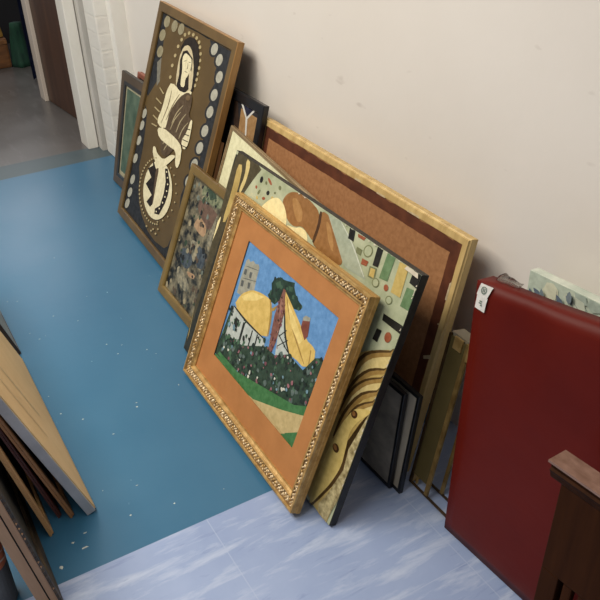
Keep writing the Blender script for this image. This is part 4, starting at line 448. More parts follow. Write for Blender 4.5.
# ------------------------------------------------------------------ the room
WALL = 1.2
wall_m, nt, b = nodes('cream_wall_paint')
v = coord(nt, (1.3, 1.3, 1.3)); n = N(nt, 'ShaderNodeTexNoise', Scale=1.0, Detail=8, Roughness=.55); nt.links.new(v, n.inputs['Vector'])
r = ramp(nt, n.outputs['Fac'], [(.3, lin((224, 217, 209))), (.7, lin((231, 225, 218)))])
n2 = N(nt, 'ShaderNodeTexNoise', Scale=1.0, Detail=2); nt.links.new(coord(nt, (9, 9, 22)), n2.inputs['Vector'])
r2 = ramp(nt, n2.outputs['Fac'], [(.72, (0, 0, 0, 1)), (.78, (1, 1, 1, 1))])
mx = N(nt, 'ShaderNodeMix', data_type='RGBA'); nt.links.new(r2.outputs['Color'], mx.inputs['Factor'])
nt.links.new(r.outputs['Color'], mx.inputs['A']); mx.inputs['B'].default_value = lin((208, 200, 192))
nt.links.new(mx.outputs['Result'], b.inputs['Base Color']); b.inputs['Roughness'].default_value = .38
n3 = N(nt, 'ShaderNodeTexNoise', Scale=1.0, Detail=3); nt.links.new(coord(nt, (30, 30, 30)), n3.inputs['Vector'])
bp = N(nt, 'ShaderNodeBump', Strength=.06, Distance=.01); nt.links.new(n3.outputs['Fac'], bp.inputs['Height']); nt.links.new(bp.outputs['Normal'], b.inputs['Normal'])

bm = bmesh.new(); box(bm, (-3.9, WALL, -.02), (1.6, WALL+.12, 2.9))
structure(link('wall_right', bm, wall_m))

# painted brick pier at the doorway
brick_m, nt, b = nodes('white_painted_brick')
v = coord(nt, (1, 1, 1))
sp = nt.nodes.new('ShaderNodeSeparateXYZ'); nt.links.new(v, sp.inputs[0])
cb = nt.nodes.new('ShaderNodeCombineXYZ'); nt.links.new(sp.outputs['X'], cb.inputs['X']); nt.links.new(sp.outputs['Z'], cb.inputs['Y'])
bt = N(nt, 'ShaderNodeTexBrick', Scale=1.0); nt.links.new(cb.outputs[0], bt.inputs['Vector'])
bt.inputs['Brick Width'].default_value = .23; bt.inputs['Row Height'].default_value = .078; bt.inputs['Mortar Size'].default_value = .007; bt.inputs['Mortar Smooth'].default_value = .6
bt.inputs['Color1'].default_value = lin((232, 229, 222)); bt.inputs['Color2'].default_value = lin((228, 224, 217)); bt.inputs['Mortar'].default_value = lin((228, 224, 216))
nt.links.new(bt.outputs['Color'], b.inputs['Base Color']); b.inputs['Roughness'].default_value = .45
ns = N(nt, 'ShaderNodeTexNoise', Scale=1.0, Detail=4); nt.links.new(coord(nt, (28, 28, 28)), ns.inputs['Vector'])
ml = N(nt, 'ShaderNodeMath', operation='MULTIPLY'); nt.links.new(bt.outputs['Fac'], ml.inputs[0]); ml.inputs[1].default_value = -.22
ad = N(nt, 'ShaderNodeMath', operation='ADD'); nt.links.new(ml.outputs[0], ad.inputs[0]); nt.links.new(ns.outputs['Fac'], ad.inputs[1])
bp = N(nt, 'ShaderNodeBump', Strength=.35, Distance=.010); nt.links.new(ad.outputs[0], bp.inputs['Height']); nt.links.new(bp.outputs['Normal'], b.inputs['Normal'])
white_m = mottled('white_gloss_trim', (226, 222, 213), (236, 233, 226), (6, 6, 3), .4)
bm = bmesh.new()
box(bm, (-3.945, 1.072, 0), (-3.775, WALL+.1, 2.9))
bevel(bm, .008, 2)
structure(link('wall_pier', bm, brick_m))
bm = bmesh.new()
box(bm, (-3.775, 1.13, 0), (-3.715, WALL+.05, 2.9)); bevel(bm, .006, 2)
structure(link('trim_3', bm, white_m))
# door casing, jamb and stop
bm = bmesh.new()
box(bm, (-4.16, .998, 0), (-4.03, 1.052, 2.9)); bevel(bm, .004, 2)
structure(link('trim_1', bm, white_m))
bm = bmesh.new(); box(bm, (-4.10, 1.056, 0), (-3.97, WALL+.1, 2.9))
structure(link('wall_reveal', bm, mottled('grey_white_reveal', (190, 187, 180), (202, 198, 192), (20, 20, 6), .5, 5, .15)))
# open door leaf, and the white post at its far end
brown_m = wood('dark_brown_door', (62, 40, 28), (82, 54, 38), .4, (22, 22, 1.2))
bm = bmesh.new()
e = Vector((.483, .043, 0)).normalized(); nrm = Vector((-e.y, e.x, 0)); a = Vector((-4.99, 1.048, .006))
pts = [a, a+e*.95, a+e*.95+nrm*.04, a+nrm*.04]
lo = [bm.verts.new(p) for p in pts]; hi = [bm.verts.new(p+Vector((0, 0, 2.05))) for p in pts]
bm.faces.new(lo[::-1]); bm.faces.new(hi)
for i in range(4): bm.faces.new((lo[i], lo[(i+1) % 4], hi[(i+1) % 4], hi[i]))
structure(link('door_1', bm, brown_m))
bm = bmesh.new(); box(bm, (-5.10, 1.026, 0), (-4.993, 1.12, 2.9)); bevel(bm, .004, 2)
structure(link('trim_2', bm, mottled('beige_white_trim', (196, 184, 172), (208, 197, 186), (6, 6, 3), .45)))

# floor: one mesh, four coverings
def floor_mat(name, c0, c1, scale, rough, fleck=None, streak=None, seam=None):
    m, nt, b = nodes(name)
    n = N(nt, 'ShaderNodeTexNoise', Scale=1.0, Detail=8, Roughness=.6); nt.links.new(coord(nt, scale), n.inputs['Vector'])
    r = ramp(nt, n.outputs['Fac'], [(.3, lin(c0)), (.7, lin(c1))]); out = r.outputs['Color']
    def over(mask, col):
        global mx
        nonlocal out
        mx = N(nt, 'ShaderNodeMix', data_type='RGBA'); nt.links.new(mask, mx.inputs['Factor'])
        nt.links.new(out, mx.inputs['A']); mx.inputs['B'].default_value = lin(col); out = mx.outputs['Result']
    if streak:
        for sc, lo_, hi_, col in streak:
            s = N(nt, 'ShaderNodeTexNoise', Scale=1.0, Detail=5, Roughness=.65, Distortion=.3); nt.links.new(coord(nt, sc), s.inputs['Vector'])
            over(ramp(nt, s.outputs['Fac'], [(lo_, (0, 0, 0, 1)), (hi_, (1, 1, 1, 1))]).outputs['Color'], col)
    if fleck:
        for sc, th, col in fleck:
            s = N(nt, 'ShaderNodeTexNoise', Scale=1.0, Detail=3); nt.links.new(coord(nt, sc), s.inputs['Vector'])
            over(ramp(nt, s.outputs['Fac'], [(th, (0, 0, 0, 1)), (th+.02, (1, 1, 1, 1))]).outputs['Color'], col)
    if seam:
        bt = N(nt, 'ShaderNodeTexBrick', Scale=1.0, offset=0.0); nt.links.new(coord(nt, (1, 1, 1)), bt.inputs['Vector'])
        bt.inputs['Brick Width'].default_value = .457; bt.inputs['Row Height'].default_value = .457
        bt.inputs['Mortar Size'].default_value = .0016; bt.inputs['Mortar Smooth'].default_value = .3
        mm = N(nt, 'ShaderNodeMath', operation='MULTIPLY'); nt.links.new(bt.outputs['Fac'], mm.inputs[0]); mm.inputs[1].default_value = .55
        over(mm.outputs[0], seam)
    nt.links.new(out, b.inputs['Base Color'])
    rr = ramp(nt, n.outputs['Fac'], [(.2, (rough-.05,)*3+(1,)), (.8, (rough+.07,)*3+(1,))]); nt.links.new(rr.outputs['Color'], b.inputs['Roughness'])
    nb = N(nt, 'ShaderNodeTexNoise', Scale=1.0, Detail=5); nt.links.new(coord(nt, (14, 14, 14)), nb.inputs['Vector'])
    bp = N(nt, 'ShaderNodeBump', Strength=.05, Distance=.01); nt.links.new(nb.outputs['Fac'], bp.inputs['Height']); nt.links.new(bp.outputs['Normal'], b.inputs['Normal'])
    return m
blue_m = floor_mat('blue_painted_floor', FLOOR_BLUE[0], FLOOR_BLUE[1], (2.2, 2.2, 2), .34, fleck=[((26, 60, 9), .755, (150, 180, 195)), ((9, 30, 9), .765, (128, 162, 184))])
lav_m = floor_mat('lavender_marbled_lino', FLOOR_LAV[0], FLOOR_LAV[1], (3, 3, 3), .36,
    streak=[((26, 5, 9), .5, .72, FLOOR_LAV[2]), ((40, 7, 9), .6, .78, FLOOR_LAV[3])], fleck=[((70, 30, 9), .76, FLOOR_LAV[4])], seam=FLOOR_LAV[5])
band_m = floor_mat('dark_teal_strip', (68, 82, 88), (76, 90, 96), (8, 8, 4), .4)
grey_m = floor_mat('grey_lino', (88, 85, 84), (98, 95, 94), (3, 3, 3), .3, streak=[((5, 26, 9), .55, .75, (108, 106, 106))])
bm = bmesh.new()
def fq(x0, x1, y0, y1, mi):
    quad(bm, ((x0, y0, 0), (x1, y0, 0), (x1, y1, 0), (x0, y1, 0)), mi)
Y0, Y1 = -2.2, 1.33
quad(bm, ((-3.88, Y0, 0), (-1.356, Y0, 0), (-1.356, Y1, 0), (-3.88, Y1, 0)), 0)
fq(-1.356, 1.6, Y0, Y1, 1)
quad(bm, ((-4.10, Y0, 0), (-3.88, Y0, 0), (-3.88, Y1, 0), (-4.05, Y1, 0)), 2)
quad(bm, ((-7.4, Y0, 0), (-4.10, Y0, 0), (-4.05, Y1, 0), (-7.4, Y1, 0)), 3)
rf_ = random.Random(31)
def fleck(x, y, rx, ry):
    quad(bm, [(x+rx*rf_.uniform(.5, 1.2)*math.cos(a_), y+ry*rf_.uniform(.5, 1.2)*math.sin(a_), .0003) for a_ in [2*math.pi*k_/7 for k_ in range(7)]], 4)
for q_ in FLECKS: fleck(*q_)
for k_ in range(26): fleck(rf_.uniform(-3.0, -1.4), rf_.uniform(.22, .62), rf_.uniform(.0012, .0028), rf_.uniform(.0012, .004))
structure(link('floor', bm, [blue_m, lav_m, band_m, grey_m, paint((190, 196, 190))]))
# store room beyond the doorway
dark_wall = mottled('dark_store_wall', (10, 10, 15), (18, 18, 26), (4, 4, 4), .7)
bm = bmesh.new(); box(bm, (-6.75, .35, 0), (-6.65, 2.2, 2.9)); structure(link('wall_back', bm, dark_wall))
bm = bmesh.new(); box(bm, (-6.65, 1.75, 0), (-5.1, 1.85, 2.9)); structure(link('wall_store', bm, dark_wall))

# store-room things, small in the photo
bm = bmesh.new()
box(bm, (-6.32, .60, 0), (-5.93, 1.045, .20)); bevel(bm, .015, 2)
bask = tag(link('storage_chest', bm, wood('chest_brown', (96, 62, 34), (126, 82, 44), .6, (6, 6, 40))), 'brown wooden chest on the far grey floor beyond the doorway', 'chest')
bm = bmesh.new(); box(bm, (-5.936, .62, .165), (-5.922, 1.04, .19)); link('lid_rim', bm, wood('chest_rim', (110, 72, 40), (134, 92, 52), .6), bask)
bm = bmesh.new()
pr = [(-6.2, .76, .201), (-5.96, .76, .201), (-5.96, 1.04, .201), (-6.2, 1.04, .201)]
top = [(-6.12, .80, .38), (-6.0, .80, .38), (-6.0, 1.02, .35), (-6.12, 1.02, .35)]
L = [bm.verts.new(p) for p in pr]; T = [bm.verts.new(p) for p in top]; bm.faces.new(L[::-1]); bm.faces.new(T)
for i in range(4): bm.faces.new((L[i], L[(i+1) % 4], T[(i+1) % 4], T[i]))
bevel(bm, .02, 2)
tag(link('paper_sack', bm, mottled('ochre_sack', (120, 92, 34), (146, 112, 46), (12, 12, 12), .7)), 'ochre sack lying on top of the brown chest', 'sack')
def lumpy(cx, cy, r0, r1, h, seed, nseg=18, nr=9, mat=None, name='', fold=.14, z0=0):
    rnd = random.Random(seed); ph = [rnd.uniform(0, 6) for _ in range(4)]
    bm = bmesh.new(); rings = []
    for j in range(nr+1):
        t = j/nr; r = r0*(1-t)+r1*t
        r *= 1+.12*math.sin(3.3*t+ph[0])
        rings.append([bm.verts.new((cx+(r*(1+fold*math.sin(5*a+ph[1]+2*t)))*math.cos(a)+.03*math.sin(4*t+ph[3])*t, cy+(r*(1+fold*math.sin(4*a+ph[2])))*math.sin(a), z0+h*t)) for a in [2*math.pi*i/nseg for i in range(nseg)]])
    for j in range(nr):
        for i in range(nseg): bm.faces.new((rings[j][i], rings[j][(i+1) % nseg], rings[j+1][(i+1) % nseg], rings[j+1][i]))
    bm.faces.new(rings[0][::-1]); bm.faces.new(rings[-1])
    return link(name, bm, mat, smooth=True)
o = lumpy(-5.93, 1.118, .058, .04, .30, 3, mat=mottled('green_fabric', (14, 48, 40), (26, 72, 52), (20, 20, 8), .8), name='cloth_bag')
tag(o, 'dark green upright cloth bag beside the brown chest', 'bag')
bm = bmesh.new(); rnd = random.Random(4)
nx, nz = 14, 8; g = []
for j in range(nz+1):
    g.append([])
    for i in range(nx+1):
        s = i/nx
        g[-1].append(bm.verts.new((-5.82+.37*s, 1.168+.012*math.sin(s*18)-.085*s, .012+1.5*j/nz)))
for j in range(nz):
    for i in range(nx): bm.faces.new((g[j][i], g[j][i+1], g[j+1][i+1], g[j+1][i]))
bmesh.ops.solidify(bm, geom=bm.faces[:], thickness=.012)
o = link('hanging_cloth', bm, mottled('navy_cloth', (26, 34, 70), (40, 50, 92), (10, 10, 10), .85), smooth=True)
tag(o, 'navy blue cloth hanging to the floor behind the white door post', 'cloth')

# ------------------------------------------------------------------ framed pictures
P = PARAMS
wood_pale = wood('pale_raw_wood', (176, 146, 92), (206, 178, 120), .5, (30, 6, 30))
# 1. ornate gold frame with the cottage
w, h, t = P['gold'][5:]
gp = leaning('framed_picture', 'ornate gold frame with orange mount and thatched cottage picture, frontmost of the wall stack', 'picture', P['gold'])
gold = mottled('gilt', (160, 124, 70), (204, 168, 108), (40, 40, 40), .38, 5, .1, .35)
gold_side = mottled('gilt_side', (166, 126, 66), (196, 156, 92), (5, 60, 60), .42, 5, .1, .25)
gold_dark = mottled('antique_gilt_ground', (104, 80, 50), (150, 118, 76), (90, 90, 90), .5, 5, .3, .2)
gold_hi = mottled('bright_gilt_ornament', (190, 160, 114), (234, 214, 178), (120, 120, 120), .34, 4, .15, .3)
prof = [(.008, -t), (0, -t), (0, -.017), (.0012, -.0155), (.0012, -.006), (.002, 0), (.0075, .0005), (.009, -.004), (.0265, -.009), (.028, -.006), (.031, -.0055), (.0335, -.010), (.0385, -.0135), (.0415, -.0135), (.0418, -.019)]
mi = [1, 1, 1, 1, 0, 0, 0, 2, 2, 0, 0, 0, 0, 0]
bm = frame_mesh(w, h, prof, mi)
def lobe(bm, c, ax, ay, az, rot, mi):
    ca, sa = math.cos(rot), math.sin(rot); rings = []
    for j in range(1, 4):
        ph = math.pi/2*j/3.4
        rings.append([bm.verts.new((c[0]+ax*math.sin(ph)*math.cos(q)*ca-ay*math.sin(ph)*math.sin(q)*sa, c[1]+ax*math.sin(ph)*math.cos(q)*sa+ay*math.sin(ph)*math.sin(q)*ca, c[2]+az*math.cos(ph))) for q in [2*math.pi*i/7 for i in range(7)]])
    top = bm.verts.new((c[0], c[1], c[2]+az))
    fs = [bm.faces.new((rings[0][i], rings[0][(i+1) % 7], top)) for i in range(7)]
    for j in range(2):
        for i in range(7): fs.append(bm.faces.new((rings[j+1][i], rings[j+1][(i+1) % 7], rings[j][(i+1) % 7], rings[j][i])))
    for f in fs: f.material_index = mi; f.smooth = True
rnd = random.Random(11)
for side in range(4):
    Ls = w if side % 2 == 0 else h
    n_ = int(Ls/.0115)
    for i in range(n_):
        s = (i+.5)/n_*Ls
        if s < .012 or s > Ls-.012: continue
        for row, (d, r) in enumerate(((.0125, .0042), (.0180, .0050), (.0235, .0040))):
            ss = s + (.0057 if row == 1 else 0) + rnd.uniform(-.001, .001)
            if ss < d or ss > Ls-d or rnd.random() < .08: continue
            x, y = ((-w/2+ss, d), (w/2-d, ss), (w/2-ss, h-d), (-w/2+d, h-ss))[side]
            rot = (0, math.pi/2, 0, math.pi/2)[side] + (.7 if (i+row) % 2 else -.7) + rnd.uniform(-.3, .3)
            lobe(bm, (x, y, -.0085), r*1.25, r*.62, .0055*rnd.uniform(.7, 1.1), rot, 3 if rnd.random() < .75 else 0)
link('frame', bm, [gold, gold_side, gold_dark, gold_hi], gp)
bm = bmesh.new()  # orange mount with its window
x0, y0, x1, y1 = -.2335, .1235, .2535, .4905
o4 = [(-w/2+.041, .041), (w/2-.041, .041), (w/2-.041, h-.041), (-w/2+.041, h-.041)]
i4 = [(x0, y0), (x1, y0), (x1, y1), (x0, y1)]
for k in range(4):
    j = (k+1) % 4; quad(bm, [o4[k]+(-.0175,), o4[j]+(-.0175,), i4[j]+(-.0175,), i4[k]+(-.0175,)])
    quad(bm, [i4[k]+(-.0175,), i4[j]+(-.0175,), i4[j]+(-.0192,), i4[k]+(-.0192,)])
link('mount', bm, mottled('orange_mount_card', MAT[0], MAT[1], (14, 14, 14), .75), gp)
PG = dict(sky=(94, 140, 190), stone=(150, 150, 138), stonedark=(84, 88, 88), tree=(34, 58, 48), treelight=(58, 86, 68), thatch=(206, 176, 100), thatchdark=(158, 128, 68), thatchlight=(222, 198, 126),
    whitewall=(176, 184, 180), timber=(34, 40, 38), ivy=(122, 82, 72), ivylight=(146, 106, 92), brick=(118, 66, 54), garden=(44, 64, 52), lawn=(62, 112, 66), path=(186, 166, 118),
    pink=(150, 104, 112), rose=(122, 78, 88), whitef=(200, 202, 190), bluef=(110, 142, 156), greyg=(88, 104, 100), leafd=(30, 44, 40), leafm=(66, 96, 74), cream=(204, 190, 140))
lay = list(ART['gold'])
gar = [L for k, L in lay if k == 'garden'][-1]
gi = [i for i, (k, L) in enumerate(lay) if k == 'garden'][-1]
ww_ = [L for k, L in lay if k == 'whitewall']
extra = blobs(ww_[0], 34, ['leafd', 'garden', 'leafm', 'timber'], .004, .010) + blobs(ww_[1], 6, ['leafd', 'rose'], .003, .005)
extra += blobs(gar, 120, ['leafd', 'leafd', 'leafm', 'garden', 'greyg'], .004, .011) + blobs(gar, 110, ['pink', 'rose', 'whitef', 'bluef', 'greyg', 'leafd', 'leafd', 'rose'], .0025, .0065)
lb = [(x, y) for x, y in gar if x < -.1]
extra += blobs([(-.23, .20), (-.16, .20), (-.16, .28), (-.23, .30)], 18, ['bluef', 'leafd', 'leafm'], .004, .009)
iv = [L for k, L in lay if k == 'ivy'][0]
extra2 = blobs(iv, 30, ['rose', 'ivylight', 'ivy', 'timber'], .0025, .005)
tr = [L for k, L in lay if k == 'tree'][0]; ti = [i for i, (k, L) in enumerate(lay) if k == 'tree'][0]
th = []
for k, L in lay:
    if k == 'thatch': th += blobs(L, 16, ['thatchlight', 'thatchdark', 'thatch'], .002, .006, .6)
lay = lay[:ti+1] + blobs(tr, 40, ['leafd', 'treelight', 'tree'], .004, .008) + lay[ti+1:gi] + th[:0] + [lay[gi]] + extra + extra2 + lay[gi+1:]
art_mesh('picture', lay, PG, (x0-.004, y0-.004, x1+.004, y1+.004, 'sky'), gp, -.0215, step=.000008)
bm = bmesh.new(); slab(bm, w, h, .009, -t+.001, -.0245); link('backing_board', bm, mottled('brown_card', (120, 92, 60), (136, 106, 72), (9, 9, 9), .8), gp)

# 2. unframed abstract canvas
w, h, t = P['canvas'][5:]
cp = leaning('canvas_painting', 'unframed abstract canvas in sage, brown and gold with black edges, behind the orange-mounted picture', 'painting', P['canvas'])
bm = bmesh.new(); slab(bm, w, h, 0, -t, -.0006); bevel(bm, .002, 2)
link('stretched_edge', bm, mottled('black_canvas_edge', (20, 18, 16), (40, 36, 30), (30, 30, 30), .5, 5, .1), cp)
PC = dict(goldb=(150, 120, 66), olivd=(46, 44, 34), olive=(74, 66, 44), goldm=(168, 144, 88), goldl=(206, 186, 126), goldf=(204, 180, 108), goldd=(74, 54, 26), creamc=(232, 218, 164), blackc=(26, 26, 24), rust=(146, 80, 52), oliv2=(112, 116, 82), yell=(188, 164, 96),
    brownc=(142, 100, 56), browl=(166, 124, 74), browd=(72, 46, 24), teal=(158, 166, 146), teall=(196, 200, 184), green=(98, 126, 88), sage=(168, 174, 142), stonec=(168, 152, 104))
PC = {k: paint(v, .36, 9, .5) for k, v in PC.items()}
PC['sage'] = mottled('sage_ground', (150, 158, 126), (184, 188, 158), (14, 14, 14), .36, 6)
PC['goldm'] = mottled('gold_ground', (156, 130, 70), (206, 182, 116), (10, 10, 10), .34, 6)
PC['stonec'] = mottled('speckled_ground', (122, 108, 70), (200, 186, 140), (60, 60, 60), .45, 6)
rnd = random.Random(5); chips = []   # worn white chips along the right and top edges
for i in range(26):
    y = rnd.uniform(.1, h-.02); s = rnd.uniform(.001, .003); l = rnd.uniform(.002, .009)
    chips.append(('chip', [(w/2-.002-s, y), (w/2-.0004, y), (w/2-.0004, y+l), (w/2-.002-s*.4, y+l)]))
for i in range(14):
    x = rnd.uniform(-.1, w/2-.04); s = rnd.uniform(.001, .004); l = rnd.uniform(.003, .012)
    chips.append(('chip', [(x, h-.001-s), (x+l, h-.001-s*.5), (x+l, h-.0006), (x, h-.0006)]))
chips.append(('chip', [(w/2-.055, h-.010), (w/2-.006, h-.012), (w/2-.010, h-.0006), (w/2-.050, h-.0006)]))
PC['chip'] = paint((206, 196, 176))
art_mesh('painted_surface', ART['canvas'] + chips, PC, (-w/2+.0015, .0015, w/2-.0015, h-.0015, 'sage'), cp, 0.0, step=.00003)

# 3. tall folk-art picture of a figure holding a bird
w, h, t = P['P1'][5:]
pp = leaning('framed_picture', 'tallest picture, brown wooden frame, haloed woman in cream holding a bird on dark brown', 'picture', P['P1'])
fr = mottled('olive_brown_frame', (90, 70, 42), (112, 90, 54), (6, 6, 6), .36, 5, .03)
fs = wood('golden_brown_side', (136, 98, 52), (164, 124, 72), .4, (30, 4, 30))
bm = frame_mesh(w, h, [(.02, -t), (0, -t), (0, -.002), (.002, 0), (.033, 0), (.036, -.003), (.036, -.010)], [1, 1, 1, 0, 0, 0])
link('frame', bm, [fr, fs], pp)
PF = dict(ground=mottled('brown_ground', (84, 66, 36), (100, 80, 46), (4, 4, 4), .5, 5), navy=(38, 40, 44), grey=(122, 118, 106), brown=(84, 66, 38), disc=(166, 164, 150), disc2=(142, 134, 108), dot=(172, 156, 116), dark=(34, 26, 20), veil=(198, 184, 150), cream=(222, 212, 176),
    line=(120, 104, 76), bird=(84, 68, 50), birdl=(112, 92, 66), line2=(168, 154, 120))
art_mesh('picture', ART['P1'], PF, (-w/2+.034, .034, w/2-.034, h-.034, 'ground'), pp, -.0115, step=.00004)
bm = bmesh.new(); slab(bm, w, h, .006, -t+.002, -.0125); link('backing_board', bm, paint((96, 74, 48)), pp)

# 4. small olive-brown framed landscape
w, h, t = P['small'][5:]
sp_ = leaning('framed_picture', 'rocky landscape in olive-brown wooden frame, partly behind the ornate gold frame', 'picture', P['small'])
bm = frame_mesh(w, h, [(.02, -t), (0, -t), (0, -.003), (.003, 0), (.026, 0), (.031, -.002), (.034, -.006), (.034, -.010)], [1, 1, 1, 0, 0, 0, 0])
link('frame', bm, [mottled('olive_frame', (104, 84, 46), (128, 106, 60), (5, 5, 5), .38), mottled('olive_frame_side', (92, 70, 38), (112, 88, 50), (5, 5, 5), .42)], sp_)
PS = dict(ground=mottled('landscape_ground', (20, 24, 26), (136, 128, 104), (26, 26, 26), .45, 8, p=(.40, .64)), pgrey=mottled('landscape_grey', (34, 40, 42), (136, 130, 112), (44, 44, 44), .45, 8, p=(.36, .66)),
    rock=mottled('rock_brown', (84, 66, 56), (116, 92, 78), (50, 50, 50), .5, 5), tanr=mottled('rock_tan', (146, 116, 88), (178, 148, 116), (50, 50, 50), .5, 5), greenp=mottled('foliage', (58, 72, 54), (138, 142, 112), (60, 60, 60), .5, 8), greend=(56, 72, 58),
    palep=mottled('pale_rock', (88, 88, 78), (160, 152, 128), (60, 60, 60), .5, 6), bluep=mottled('blue_rock', (48, 56, 66), (84, 92, 98), (60, 60, 60), .5, 6), d1=(28, 32, 36), d2=(150, 140, 114), d3=(88, 76, 64), d4=(108, 116, 108))
reg = [(-.16, .04), (.15, .04), (.15, .45), (-.16, .45)]
art_mesh('picture', ART['small'] + blobs(reg, 90, ['d1', 'd1', 'ground', 'd2', 'd3', 'd4', 'greend'], .004, .014), PS, (-w/2+.032, .032, w/2-.032, h-.032, 'ground'), sp_, -.0105, step=.00001)
bm = bmesh.new(); slab(bm, w, h, .006, -t+.001, -.0125); link('backing_board', bm, paint((96, 74, 48)), sp_)

# 5. big picture turned to the wall: back board, tape and raw wood
w, h, t = P['cork'][5:]
bp_ = leaning('picture_back', 'large picture turned to face the wall, brown hardboard back in pale wood frame', 'picture', P['cork'])
bm = frame_mesh(w, h, [(.03, -t), (0, -t), (0, -.006), (.003, -.004), (.004, 0), (.020, 0), (.021, -.003)], None)
link('frame', bm, wood_pale, bp_)
bm = bmesh.new(); slab(bm, w, h, .019, -.012, -.003); link('backing_board', bm, mottled('hardboard', (144, 98, 60), (162, 114, 74), (90, 90, 90), .7, 4), bp_)
bm = bmesh.new(); rnd = random.Random(9)   # torn brown tape all round, with ragged outer edge
def strip(p, q, inward, wd):
    n_ = 44; p, q, inward = Vector(p), Vector(q), Vector(inward); prev = None
    for i in range(n_+1):
        c = p+(q-p)*i/n_; o_ = c + inward*rnd.choice((0, .0008, .002, .003)); i_ = c+inward*(wd+rnd.uniform(-.0006, .0006))
        cur = (bm.verts.new(o_), bm.verts.new(i_))
        if prev:
            f = bm.faces.new((prev[0], cur[0], cur[1], prev[1]))
        prev = cur
z = -.0024
strip((-w/2+.022, h-.022, z), (w/2-.022, h-.022, z), (0, -1, 0), .032)
strip((-w/2+.022, .022, z+.0002), (-w/2+.022, h-.022, z+.0002), (1, 0, 0), .026)
strip((w/2-.022, .022, z+.0002), (w/2-.022, h-.022, z+.0002), (-1, 0, 0), .032)
strip((-w/2+.022, .022, z), (w/2-.022, .022, z), (0, 1, 0), .03)
bmesh.ops.recalc_face_normals(bm, faces=bm.faces[:])
link('gummed_tape', bm, mottled('brown_gummed_tape', (74, 38, 24), (98, 54, 34), (20, 20, 20), .5), bp_)
for (x, y, l, s, r_) in ((w/2-.028, .335, .028, .010, .5), (w/2-.022, .43, .006, .004, .2), (.30, h-.018, .05, .005, 0), (.05, h-.017, .03, .006, 0), (.16, h-.019, .04, .005, 0), (w/2-.021, .52, .006, .05, 0)):
    ca, sa = math.cos(r_), math.sin(r_); bm = bmesh.new()
    quad(bm, [(x+a*ca-c*sa, y+a*sa+c*ca, .0006) for a, c in ((-l/2, -s/2), (l/2, -s/2), (l/2*.8, s/2), (-l/2, s/2*.7))])
    link('torn_paper', bm, paint((188, 168, 132)), bp_)

# 6. slim champagne frame with cream mount, behind the canvas
w, h, t = P['cream'][5:]
cf = leaning('framed_picture', 'slim champagne frame with cream mount, mostly hidden behind the abstract canvas', 'picture', P['cream'])
bm = frame_mesh(w, h, [(.006, -t), (0, -t), (0, -.002), (.002, 0), (.006, 0), (.008, -.003), (.012, -.003), (.013, -.005)])
link('frame', bm, mottled('champagne_frame', (136, 114, 82), (166, 144, 110), (4, 40, 40), .36, 4, 0, .3), cf)
bm = bmesh.new(); quad(bm, ((-w/2+.011, .011, -.006), (w/2-.011, .011, -.006), (w/2-.011, h-.011, -.006), (-w/2+.011, h-.011, -.006))); link('mount', bm, paint((216, 212, 174)), cf)
bm = bmesh.new(); slab(bm, w, h, .08, -.0058, -.0052); link('picture', bm, mottled('olive_print', (92, 88, 62), (122, 116, 84), (10, 10, 10), .5), cf)
bm = bmesh.new(); slab(bm, w, h, .004, -t+.001, -.0065); link('backing_board', bm, paint((150, 124, 86)), cf)

# 7. black frame with navy triangle
w, h, t = P['black'][5:]
kf = leaning('framed_picture', 'black framed picture with navy and tan geometric shapes, between the tall picture and hardboard back', 'picture', P['black'])
blk = mottled('black_lacquer', (16, 17, 20), (26, 27, 31), (6, 6, 6), .3)
bm = frame_mesh(w, h, [(.03, -t), (0, -t), (0, -.003), (.003, 0), (.029, 0), (.032, -.003), (.032, -.008)]); link('frame', bm, blk, kf)
PB = dict(browd2=(52, 36, 26), tanb=(148, 114, 74), navyb=(28, 30, 52), white=(200, 198, 192), base=(30, 28, 32))
art_mesh('picture', ART['black'], PB, (-w/2+.030, .030, w/2-.030, h-.030, 'base'), kf, -.0085, step=.0001)
bm = bmesh.new(); slab(bm, w, h, .006, -t+.001, -.0095); link('backing_board', bm, paint((196, 188, 172)), kf)

# 8. brown frame corner between
w, h, t = P['brown9'][5:]
bf = leaning('framed_picture', 'reddish brown wooden frame, only its corner showing between tall picture and champagne frame', 'picture', P['brown9'])
bm = frame_mesh(w, h, [(.02, -t), (0, -t), (0, -.003), (.003, 0), (.02, 0), (.022, -.004), (.030, -.004), (.032, -.007)]); link('frame', bm, wood('red_brown_wood', (136, 94, 60), (170, 124, 84), .4, (30, 4, 30)), bf)
bm = bmesh.new(); slab(bm, w, h, .02, -t+.001, -.007); link('picture', bm, paint((70, 58, 44)), bf)

# 9. leftmost dark frame with green picture, and the picture behind it
w, h, t = P['dark'][5:]
df = leaning('framed_picture', 'leftmost picture, dark brown frame with green print, beside the white brick pier', 'picture', P['dark'])
bm = frame_mesh(w, h, [(.02, -t), (0, -t), (0, -.003), (.002, 0), (.036, 0), (.038, -.006)], [1, 1, 1, 0, 0]); link('frame', bm, [mottled('grey_brown_frame', (74, 62, 50), (92, 78, 64), (6, 6, 6), .4), mottled('near_black_side', (30, 26, 22), (42, 36, 30), (6, 6, 6), .4)], df)
bm = frame_mesh(w-.07, h-.07, [(0, -.002), (.002, -.001), (.018, -.001), (.020, -.005)]); bmesh.ops.translate(bm, verts=bm.verts[:], vec=(0, .035, 0)); link('inner_frame', bm, mottled('dark_slip', (34, 34, 36), (58, 60, 62), (8, 8, 8), .35), df)
bm = bmesh.new(); quad(bm, ((-w/2+.05, .05, -.0085), (w/2-.05, .05, -.0085), (w/2-.05, h-.05, -.0085), (-w/2+.05, h-.05, -.0085))); link('mount', bm, paint((166, 160, 132)), df)
